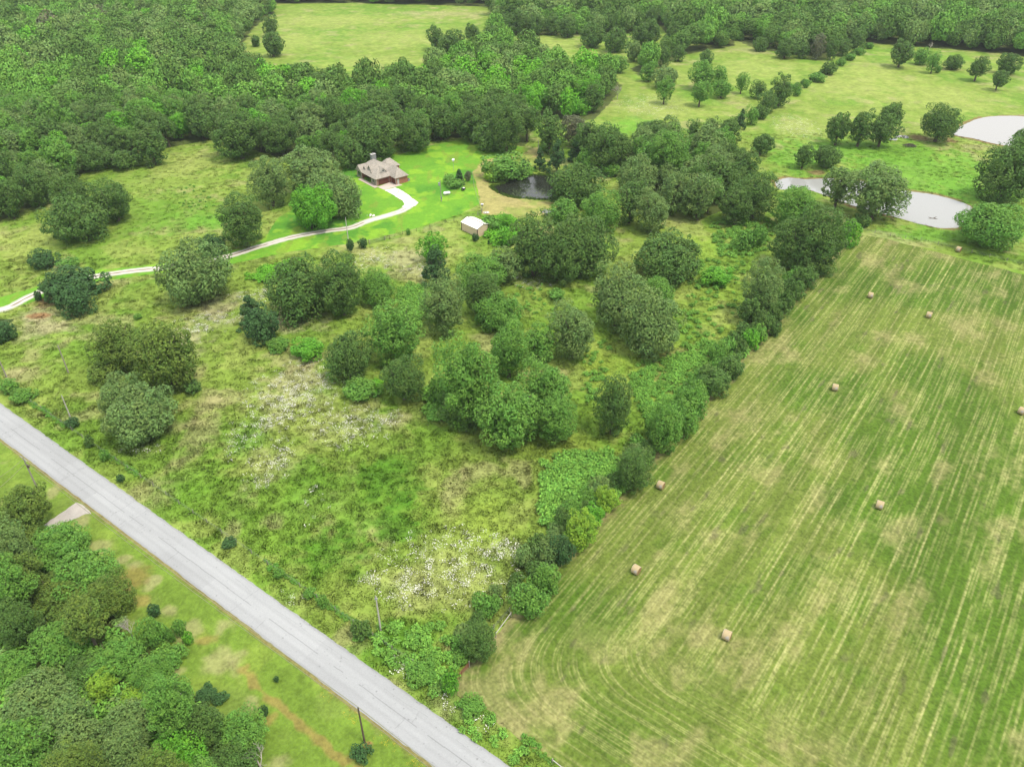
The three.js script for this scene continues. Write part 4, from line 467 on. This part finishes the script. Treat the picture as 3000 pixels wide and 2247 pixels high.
    const g = new THREE.BufferGeometry(); g.setAttribute('position', new THREE.Float32BufferAttribute(P, 3)); g.computeVertexNormals(); const u = []; for (let i = 0; i < P.length; i += 3) { const n = g.attributes.normal; u.push(Math.abs(n.getX(i / 3)) > Math.abs(n.getZ(i / 3)) ? P[i + 2] : P[i], P[i + 1] * 1.5); } g.setAttribute('uv', new THREE.Float32BufferAttribute(u, 2)); return g;
  };
  const R = part(H, 'roof', hip(-.4, 12.4, 3.2, 14.6, 6.7, 'v', 1, 1, [7.4, 11.2]), roofM);
  part(H, 'roof', hip(-.45, 8.2, -.45, 8.2, 5.7, 'v', 1, 1), roofM); part(H, 'roof', hip(6.1, 12.45, -4.4, 5, 6.0, 'v', 1, 1), roofM); part(H, 'roof', hip(-.5, 6, 10, 14.7, 5.2, 'u', 0, 1), roofM); part(H, 'roof', hip(9, 16.4, 7.6, 13.4, 5.6, 'u', 1, 1), roofM); part(H, 'porch_roof', hip(.9, 6, 3.4, 6, 4.6, 'u', 0, 1), roofM);
  part(H, 'fascia', mergeGeometries([box(-.47, 6.6, EAVE - .22, EAVE - .08, .44, .5), box(6.1, 12.5, EAVE - .22, EAVE - .08, 4.4, 4.47), box(-.5, -.44, EAVE - .22, EAVE - .08, -3.6, .44)]), trim);
  const ch = part(R, 'chimney', box(5.4, 7.4, 5, 8.3, -12, -10.8), siding); part(R, 'chimney_cap', box(5.3, 7.5, 8.3, 8.42, -12.1, -10.7), white); part(R, 'flue', new THREE.CylinderGeometry(.18, .18, .5, 10).translate(6.4, 8.6, -11.4), white);
  const gable = (u, v, y, w, h, d, dir, nm) => { const s = new THREE.Shape([new THREE.Vector2(-w / 2, 0), new THREE.Vector2(w / 2, 0), new THREE.Vector2(0, h)]); const g = new THREE.ExtrudeGeometry(s, { depth: d, bevelEnabled: false }); g.translate(0, 0, -d); if (dir === 'u') g.rotateY(-Math.PI / 2); g.translate(u, y, -v); const p = part(H, nm, g, white); const s2 = new THREE.Shape([[-w / 2 - .25, -.12], [0, h + .06], [w / 2 + .25, -.12], [w / 2 + .25, .06], [0, h + .26], [-w / 2 - .25, .06]].map((q) => new THREE.Vector2(...q))), g2 = new THREE.ExtrudeGeometry(s2, { depth: d + .2, bevelEnabled: false }); g2.translate(0, 0, -d); if (dir === 'u') g2.rotateY(-Math.PI / 2); g2.translate(u, y, -v); part(p, 'dormer_roof', g2, roofM); const vg = new THREE.CircleGeometry(w * .13, 10); vg.translate(0, h * .4, .01); if (dir === 'u') vg.rotateY(-Math.PI / 2); vg.translate(u, y, -v); part(p, 'vent', vg, M([.03, .03, .03], { side: THREE.DoubleSide })); };
  gable(4.4, 1.3, 4.2, 2.5, 1.4, 3, 'v', 'dormer'); gable(1.7, 7.2, 4.3, 2.2, 1.4, 4, 'u', 'dormer'); gable(1.2, 10, 4.0, 1.2, .9, 2.5, 'u', 'dormer');
  const ac = thing('air_conditioner', 'grey air conditioner box beside the brick garage wing', 'air conditioner', ...(() => { const c = Math.cos(40 * Math.PI / 180), s = Math.sin(40 * Math.PI / 180), u = 12.8, v = -3.2; return [hx + u * c - v * s, hw + u * s + v * c]; })(), 0, .7); part(ac, 'cabinet', new RoundedBoxGeometry(.9, .9, .9, 2, .06).translate(0, .45, 0), M(D(190, 194, 196, .46))); part(ac, 'fan_grille', new THREE.CylinderGeometry(.36, .36, .04, 18).translate(0, .92, 0), dark);
  for (let i = 0; i < 7; i++) { const v = 3.9 + i * .95, u = rr(.9, 1.5), c = Math.cos(40 * Math.PI / 180), s = Math.sin(40 * Math.PI / 180); plant({ x: hx + u * c - v * s, w: hw + u * s + v * c, R: rr(.4, .65), b: rr(.35, .55), hc: .45 }, i % 2 ? 'y' : 'm', 10, 'in the flower bed of the brick house', 'bushes of the house flower bed', 'low round', true); }
}
// ---------------------------------------------------------------- metal shed
{
  const rib = texture(256, 32, (u, v, o) => { const k = (u * 40) % 1 < .2 ? .86 : 1; o[0] = o[1] = o[2] = k; });
  const tan = M(D(236, 212, 182, .72), { roughness: .6 }), roofM = M(D(250, 248, 244, .85), { roughness: .45, side: THREE.DoubleSide }), edge = M(D(112, 92, 80, .46));
  tan.map = rib.clone(); tan.map.repeat.set(.12, 1); tan.map.needsUpdate = true; roofM.map = tan.map;
  const S = thing('metal_shed', 'tan metal shed with white gabled roof below the lawn', 'shed', -11.7, 245.2, 0, 43 * Math.PI / 180); const W = 5.7, L = 8.3, h = 3, r = 4;   // local x along the gable wall, -z along the long wall
  const s = new THREE.Shape([[0, 0], [W, 0], [W, h], [W / 2, r], [0, h]].map((q) => new THREE.Vector2(...q))), g = new THREE.ExtrudeGeometry(s, { depth: L, bevelEnabled: false }); g.translate(0, 0, -L); part(S, 'wall', g, tan);
  for (const k of [-1, 1]) { const a = Math.atan2(r - h, W / 2), len = Math.hypot(r - h, W / 2) + .25, p = part(S, 'roof_panel', box(0, len, .03, .09, -L - .2, .2), roofM); p.position.set(W / 2, r, 0); p.rotation.z = k > 0 ? -a : Math.PI + a; if (k < 0) { p.scale.y = -1; } }
  part(S, 'ridge_cap', box(W / 2 - .12, W / 2 + .12, r + .04, r + .12, -L - .21, .21), edge); for (const [x, z] of [[-.03, .02], [W + .03, .02], [-.03, -L - .02]]) part(S, 'corner_trim', box(x - .1, x + .1, 0, h, z - .1, z + .1), edge);
  for (const k of [0, 1]) part(S, 'gable_trim', bar(k ? [W, h + .02, .12] : [0, h + .02, .12], [W / 2, r + .02, .12], .09), edge);
}
// a low grey roof half under the oaks by the pond
{ const [x, w] = G(1604, 636), S = thing('lean_to', 'low grey metal lean-to half hidden by the oak clump', 'shelter', x, w, 0, -.5), m = M(D(170, 170, 172, .46), { roughness: .5 }), wd = M([.2, .16, .12]); const rf = part(S, 'roof', box(-1.8, 1.8, 0, .08, -1.2, 1.2), m); rf.position.y = 2; rf.rotation.x = .12; for (const [a, b] of [[-1.6, -1], [1.6, -1], [-1.6, 1], [1.6, 1]]) part(S, 'post', bar([a, 0, b], [a, 2, b], .07), wd); part(S, 'back_wall', box(-1.7, 1.7, 0, 1.9, -1.1, -1.04), M(D(200, 200, 200, .44))); }
{ const [x, w] = G(2005, 6), S = thing('far_farmhouse', 'small white farmhouse with red roof behind the far tree line', 'house', x, w - 20, 0, .4); part(S, 'wall', box(-6, 6, 0, 3, -4, 4), M([.6, .58, .55])); const s = new THREE.Shape([[-4.5, 3], [4.5, 3], [0, 5.6]].map((q) => new THREE.Vector2(...q))), g = new THREE.ExtrudeGeometry(s, { depth: 12.8, bevelEnabled: false }); g.translate(0, 0, -6.4); g.rotateY(Math.PI / 2); part(S, 'roof', g, M([.3, .14, .1])); for (const a of [-4, -1.5, 1.5, 4]) part(S, 'window', box(a - .5, a + .5, 1, 2.2, 4, 4.05), M([.03, .03, .04], { roughness: .1 })); }
// ---------------------------------------------------------------- poles and wires
const wood = M([.28, .25, .22]), darkWood = M([.11, .085, .065]), paleWood = M([.42, .4, .36]), steel = M(D(190, 196, 200, .46), { roughness: .5 });
const tops = {};
for (const [key, x, y, h, m, label, arm, can] of [['a', 1115, 1846, 8.6, paleWood, 'pale weathered pole with small fittings in the meadow by the road', 0, 1], ['b', 1068, 2176, 9, darkWood, 'dark wooden utility pole on the verge carrying road wires', 0, 0], ['c', 211, 1238, 7.6, paleWood, 'pale slim pole standing in a bush by the road', 0, 0], ['d', 110, 1436, 8.8, wood, 'utility pole with cross arm and dark box beside the roadside wood', 1, 2], ['e', 1021, 712, 9, paleWood, 'pale pole with cedar at its foot by the driveway fence', 0, 0], ['f', 1292.5, 590, 8.3, wood, 'utility pole with grey transformer on the house lawn', 0, 3], ['g', 199, 1092, 8, wood, 'grey thin pole in the meadow by the oak pair', 0, 0], ['h', 18, 1105, 7, wood, 'weathered pole near the left meadow bushes by the driveway gate'.replace('left ', ''), 0, 0], ['i', 1577, 452, 6, paleWood, 'pale pole beside the cedars at the house pond', 0, 0]]) {
  const [gx, gw] = G(x, y), t = thing('utility_pole', label, 'utility pole', gx, gw, 0, 0, 'poles'); part(t, 'pole', bar([0, -.3, 0], [0, h, 0], .17, .11, 8), m); tops[key] = [gx, h, -gw];
  part(t, 'top_insulator', new THREE.CylinderGeometry(.05, .07, .22, 8).translate(0, h + .1, 0), steel);
  if (arm) { const a = part(t, 'cross_arm', bar([-1.1, h - .3, -.8], [1.1, h - .3, .8], .08), paleWood); part(a, 'insulator', new THREE.CylinderGeometry(.06, .06, .2, 8).translate(-1, h - .1, -.72), steel); }
  if (can === 3) { part(t, 'transformer', new THREE.CylinderGeometry(.32, .32, 1.2, 14).translate(-.45, h - 1.6, .1), steel); part(t, 'meter_box', box(.1, .4, 1, 2, .1, .3), steel); } if (can === 2) part(t, 'switch_box', box(.1, .5, h - 2.6, h - 2, -.2, .2), darkWood); if (can === 1) part(t, 'bracket', box(-.25, .25, h - .7, h - .5, -.12, .12), steel);
}
const wireMat = M(D(210, 214, 160, .3), { roughness: .6 });
const wire = (a, b, sag, label) => { const A = new THREE.Vector3(...a), B = new THREE.Vector3(...b), pts = []; for (let i = 0; i <= 12; i++) { const k = i / 12, p = A.clone().lerp(B, k); p.y -= sag * 4 * k * (1 - k); pts.push(p); } const m = new THREE.Mesh(new THREE.TubeGeometry(new THREE.CatmullRomCurve3(pts), 24, .045, 5), wireMat); m.name = numbered('power_wire'); m.castShadow = m.receiveShadow = true; tag(m, label, 'wire', 'overhead wires'); scene.add(m); };
{ const d = tops.d, b = tops.b, far = [b[0] + (b[0] - d[0]) * .7, b[1], b[2] + (b[2] - d[2]) * .7], pre = [d[0] - (b[0] - d[0]) * .6, d[1], d[2] - (b[2] - d[2]) * .6], off = (p, y, s = 0) => [p[0] + s * .6, p[1] + y, p[2] + s * .4];
  wire(off(d, .1), off(b, .15), 1.1, 'upper overhead wire along the road verge between two poles'); wire(off(d, -1.4), off(b, -1.2), 1.2, 'lower overhead wire along the road verge between two poles'); wire(off(b, .15), off(far, .1), 1.1, 'upper wire leaving the dark pole along the road'); wire(off(b, -1.2), off(far, -1.2), 1.2, 'lower wire leaving the dark pole along the road'); wire(off(d, .1), off(pre, .1), 1.1, 'wire leaving the cross arm pole along the road');
  const s1 = G(-60, 1430, 6), s2 = G(-60, 1470, 5); wire(off(d, -.3), [s1[0], 6, -s1[1]], .5, 'upper service wire from the cross arm pole over the wood'); wire(off(d, -1.4), [s2[0], 5, -s2[1]], .5, 'lower service wire from the cross arm pole over the wood'); }
{ const [x, w] = G(1329, 502), t = thing('bird_house', 'white bird house on a thin pole on the lawn', 'bird house', x, w); part(t, 'pole', bar([0, 0, 0], [0, 4.3, 0], .06), steel); part(t, 'box', new RoundedBoxGeometry(.8, .7, .8, 2, .08).translate(0, 4.6, 0), M([.72, .72, .7])); const rf = part(t, 'roof', new THREE.ConeGeometry(.75, .4, 4).translate(0, 5.15, 0), M([.75, .75, .75])); rf.rotation.y = .6; }
{ const [x, w] = G(1413, 619), t = thing('feeder_box', 'dark box with white lid on a post by the yard gate', 'feeder', x, w); part(t, 'post', bar([0, 0, 0], [0, 2.2, 0], .07), wood); part(t, 'box', box(-.35, .35, 2.2, 2.7, -.3, .3), M([.09, .08, .11])); part(t, 'lid', box(-.45, .45, 2.7, 2.8, -.4, .4), M([.7, .7, .7])); }
{ const [x, w] = G(1309, 571), t = thing('propane_tank', 'white propane tank on short feet on the lawn', 'tank', x, w, 0, .35); const c = part(t, 'tank', new THREE.CapsuleGeometry(.55, 1.7, 8, 20).rotateZ(Math.PI / 2).translate(0, .8, 0), M([.74, .74, .74], { roughness: .4 })); part(c, 'valve_dome', new THREE.SphereGeometry(.2, 12, 8, 0, 6.3, 0, 1.6).translate(0, 1.33, 0), steel); for (const a of [-.7, .7]) part(t, 'foot', box(a - .1, a + .1, 0, .5, -.35, .35), steel); }
{ const [x, w] = G(1357, 558), t = thing('yard_cart', 'small black and white two wheeled cart on the lawn', 'cart', x, w, 0, -.5); part(t, 'tray', new RoundedBoxGeometry(1.5, .5, .9, 2, .1).translate(.1, .75, 0), M([.05, .05, .06])); part(t, 'load', new RoundedBoxGeometry(.8, .35, .6, 3, .15).translate(.25, 1.1, 0), M([.7, .7, .68])); for (const z of [-.55, .55]) { const q = part(t, 'wheel', new THREE.TorusGeometry(.38, .09, 8, 18).translate(-.1, .45, z), M([.02, .02, .02])); part(q, 'hub', new THREE.CylinderGeometry(.12, .12, .1, 10).rotateX(Math.PI / 2).translate(-.1, .45, z), steel); } part(t, 'handle', bar([-.6, .8, 0], [-1.4, .9, 0], .04), steel); }
// heaps
function heap(name, label, px, py, n, r, h, mats, long) { const [x, w] = G(px, py), t = thing(name, label, 'heap', x, w); for (let i = 0; i < n; i++) { const a = rr(0, 6.283), q = Math.sqrt(rnd()), y = h * (1 - q) * rr(.4, 1), m = mats[i % mats.length]; if (long) part(t, 'branch', bar([Math.cos(a) * q * r - rr(-1, 1), y, Math.sin(a) * q * r * .7 - rr(-1, 1)], [Math.cos(a) * q * r + rr(-1, 1), y + rr(0, .4), Math.sin(a) * q * r * .7 + rr(-1, 1)], .07, .03, 4), m); else { const g = new THREE.IcosahedronGeometry(rr(.15, .4), 0); g.scale(rr(.7, 1.5), rr(.4, .9), rr(.7, 1.3)); g.translate(Math.cos(a) * q * r, y + .1, Math.sin(a) * q * r * .6); part(t, 'chunk', g, m); } } return t; }
heap('rubble_heap', 'heap of white and grey rubble under the pasture trees', 2645, 402, 90, 3.2, .9, [M([.6, .6, .6]), M([.3, .3, .32]), M([.14, .13, .13])]); heap('rubble_heap', 'small pile of pale sheet scraps beside the rubble heap', 2618, 409, 40, 1.8, .6, [M([.65, .67, .7]), M([.4, .42, .45])]);
heap('brush_heap', 'dark burnt brush heap on the grass near the pond', 2666, 428, 150, 2.6, 1.3, [M([.06, .05, .045]), M([.13, .11, .1])], true); heap('brush_heap', 'old grey twig pile on the lawn beside the driveway oak', 1039, 596, 60, 1.6, .5, [M([.16, .14, .12])], true); heap('stone_heap', 'pale stones beside the yard gate', 1424, 624, 30, 1.1, .4, [M([.6, .6, .58]), M([.45, .42, .4])]); heap('stone_heap', 'few pale stones on the lawn by the driveway', 1085, 632, 16, 1.6, .15, [M([.6, .58, .55])]);
{ const [x, w] = G(2733, 640), t = thing('floating_snag', 'dark branching log lying in the long muddy pond', 'log', x, w); for (const [a, b] of [[[-1, .06, 0], [1, .2, .1]], [[.4, .12, 0], [1.6, .5, -.5]], [[.3, .1, 0], [1.5, .1, .8]], [[-.3, .1, 0], [-1.4, .4, -.3]]]) part(t, 'branch', bar(a, b, .12, .05), darkWood); }
// ---------------------------------------------------------------- fences and gates
function fence(name, label, line, step, h, m, wires = 3) { const t = thing(name, label, 'fence', line[0][0], line[0][1]), o = line[0]; let L = 0; const posts = []; for (let i = 0; i + 1 < line.length; i++) { const a = line[i], b = line[i + 1], d = Math.hypot(b[0] - a[0], b[1] - a[1]), n = Math.max(1, Math.round(d / step)); for (let k = 0; k < n + (i + 2 === line.length ? 1 : 0); k++) posts.push([mix(a[0], b[0], k / n) - o[0] + rr(-.06, .06), -(mix(a[1], b[1], k / n) - o[1])]); } const g = new THREE.CylinderGeometry(.06, .075, h + .3, 6).translate(0, h / 2 - .1, 0); for (const [x, z] of posts) { const p = part(t, 'post', g, m); p.position.set(x, 0, z); p.rotation.set(rr(-.04, .04), 0, rr(-.04, .04)); } for (let k = 0; k < wires; k++) { const y = h * (.35 + .28 * k), gs = []; for (let i = 0; i + 1 < posts.length; i++) gs.push(bar([posts[i][0], y, posts[i][1]], [posts[i + 1][0], y, posts[i + 1][1]], .012, .012, 3)); part(t, 'wire', mergeGeometries(gs), steel); } return t; }
fence('wire_fence', 'wire fence with wooden posts along the road ditch', [ST(ROAD_N + 4.6, dotT(G(0, 1160))), ST(ROAD_N + 4.6, FENCE_T - 3)], 4.5, 1.15, wood);
fence('wire_fence', 'wire fence with wooden posts between meadow and hay field', [ST(HAY_S0 + 9, FENCE_T - .9), ST(HAY_S1 - 4, FENCE_T - .9)], 4.5, 1.2, wood);
fence('wire_fence', 'wire fence along the lower edge of the house lawn', [[1020, 712], [1080, 712], [1140, 700], [1180, 686], [1260, 670], [1330, 648], [1400, 632]].map((q) => G(...q)), 5, 1.2, darkWood);
fence('wire_fence', 'wire fence between the lawn and the pond path', [[1412, 622], [1398, 585], [1388, 545], [1384, 510]].map((q) => G(...q)), 5, 1.2, wood);
fence('wire_fence', 'wire fence along the far pasture hedgerow', [[2116, 393], [2330, 265], [2560, 129]].map((q) => G(...q)), 8, 1.2, wood, 2);
fence('wire_fence', 'wire fence across the end of the hay field by the pond', [[2520, 676], [2700, 705], [3060, 792]].map((q) => G(...q)), 5, 1.2, wood);
{ // pipe gate and brace at the field corner
  const a = G(1331, 2001), b = G(1373, 1956), dx = b[0] - a[0], dw = b[1] - a[1], len = Math.hypot(dx, dw), rust = M(D(168, 116, 92, .46)); const t = thing('pipe_gate', 'rusty five bar pipe gate at the hay field corner', 'gate', a[0], a[1], 0, Math.atan2(dw, dx)); for (let k = 0; k < 5; k++) part(t, 'rail', bar([0, .25 + k * .24, 0], [len, .25 + k * .24, 0], .035), rust); for (const x of [0, len / 2, len]) part(t, 'upright', bar([x, .2, 0], [x, 1.25, 0], .04), rust); for (const x of [-.15, len + .15]) part(t, 'gate_post', bar([x, -.2, 0], [x, 1.5, 0], .09), wood);
  const brace = (p, q, label) => { const A = G(...p), B = G(...q), l = Math.hypot(B[0] - A[0], B[1] - A[1]), e = thing('fence_brace', label, 'fence brace', A[0], A[1], 0, Math.atan2(B[1] - A[1], B[0] - A[0])); part(e, 'brace_rail', bar([0, 1.1, 0], [l, 1.1, 0], .07), paleWood); part(e, 'brace_post', bar([0, -.2, 0], [0, 1.35, 0], .1), wood); part(e, 'brace_post', bar([l, -.2, 0], [l, 1.35, 0], .1), wood); };
  brace([1453, 1868], [1497, 1808], 'grey fence brace rail between two bushes of the fence row'); brace([1618, 2238], [1648, 2262], 'pale brace rail with dark post at the roadside field corner');
  const gate = (p, q, label) => { const A = G(...p), B = G(...q), l = Math.hypot(B[0] - A[0], B[1] - A[1]), e = thing('yard_gate', label, 'gate', A[0], A[1], 0, Math.atan2(B[1] - A[1], B[0] - A[0])), gm = M([.06, .1, .06]); for (let k = 0; k < 4; k++) part(e, 'rail', bar([0, .3 + k * .3, 0], [l, .3 + k * .3, 0], .04), gm); for (const x of [0, l]) part(e, 'gate_post', bar([x, -.2, 0], [x, 1.7, 0], .1), wood); };
  gate([1083, 716], [1128, 704], 'green gate in the lower fence of the house lawn'); gate([1400, 632], [1411, 624], 'small dark gate beside the feeder box');
}
renderer.render(scene, camera);
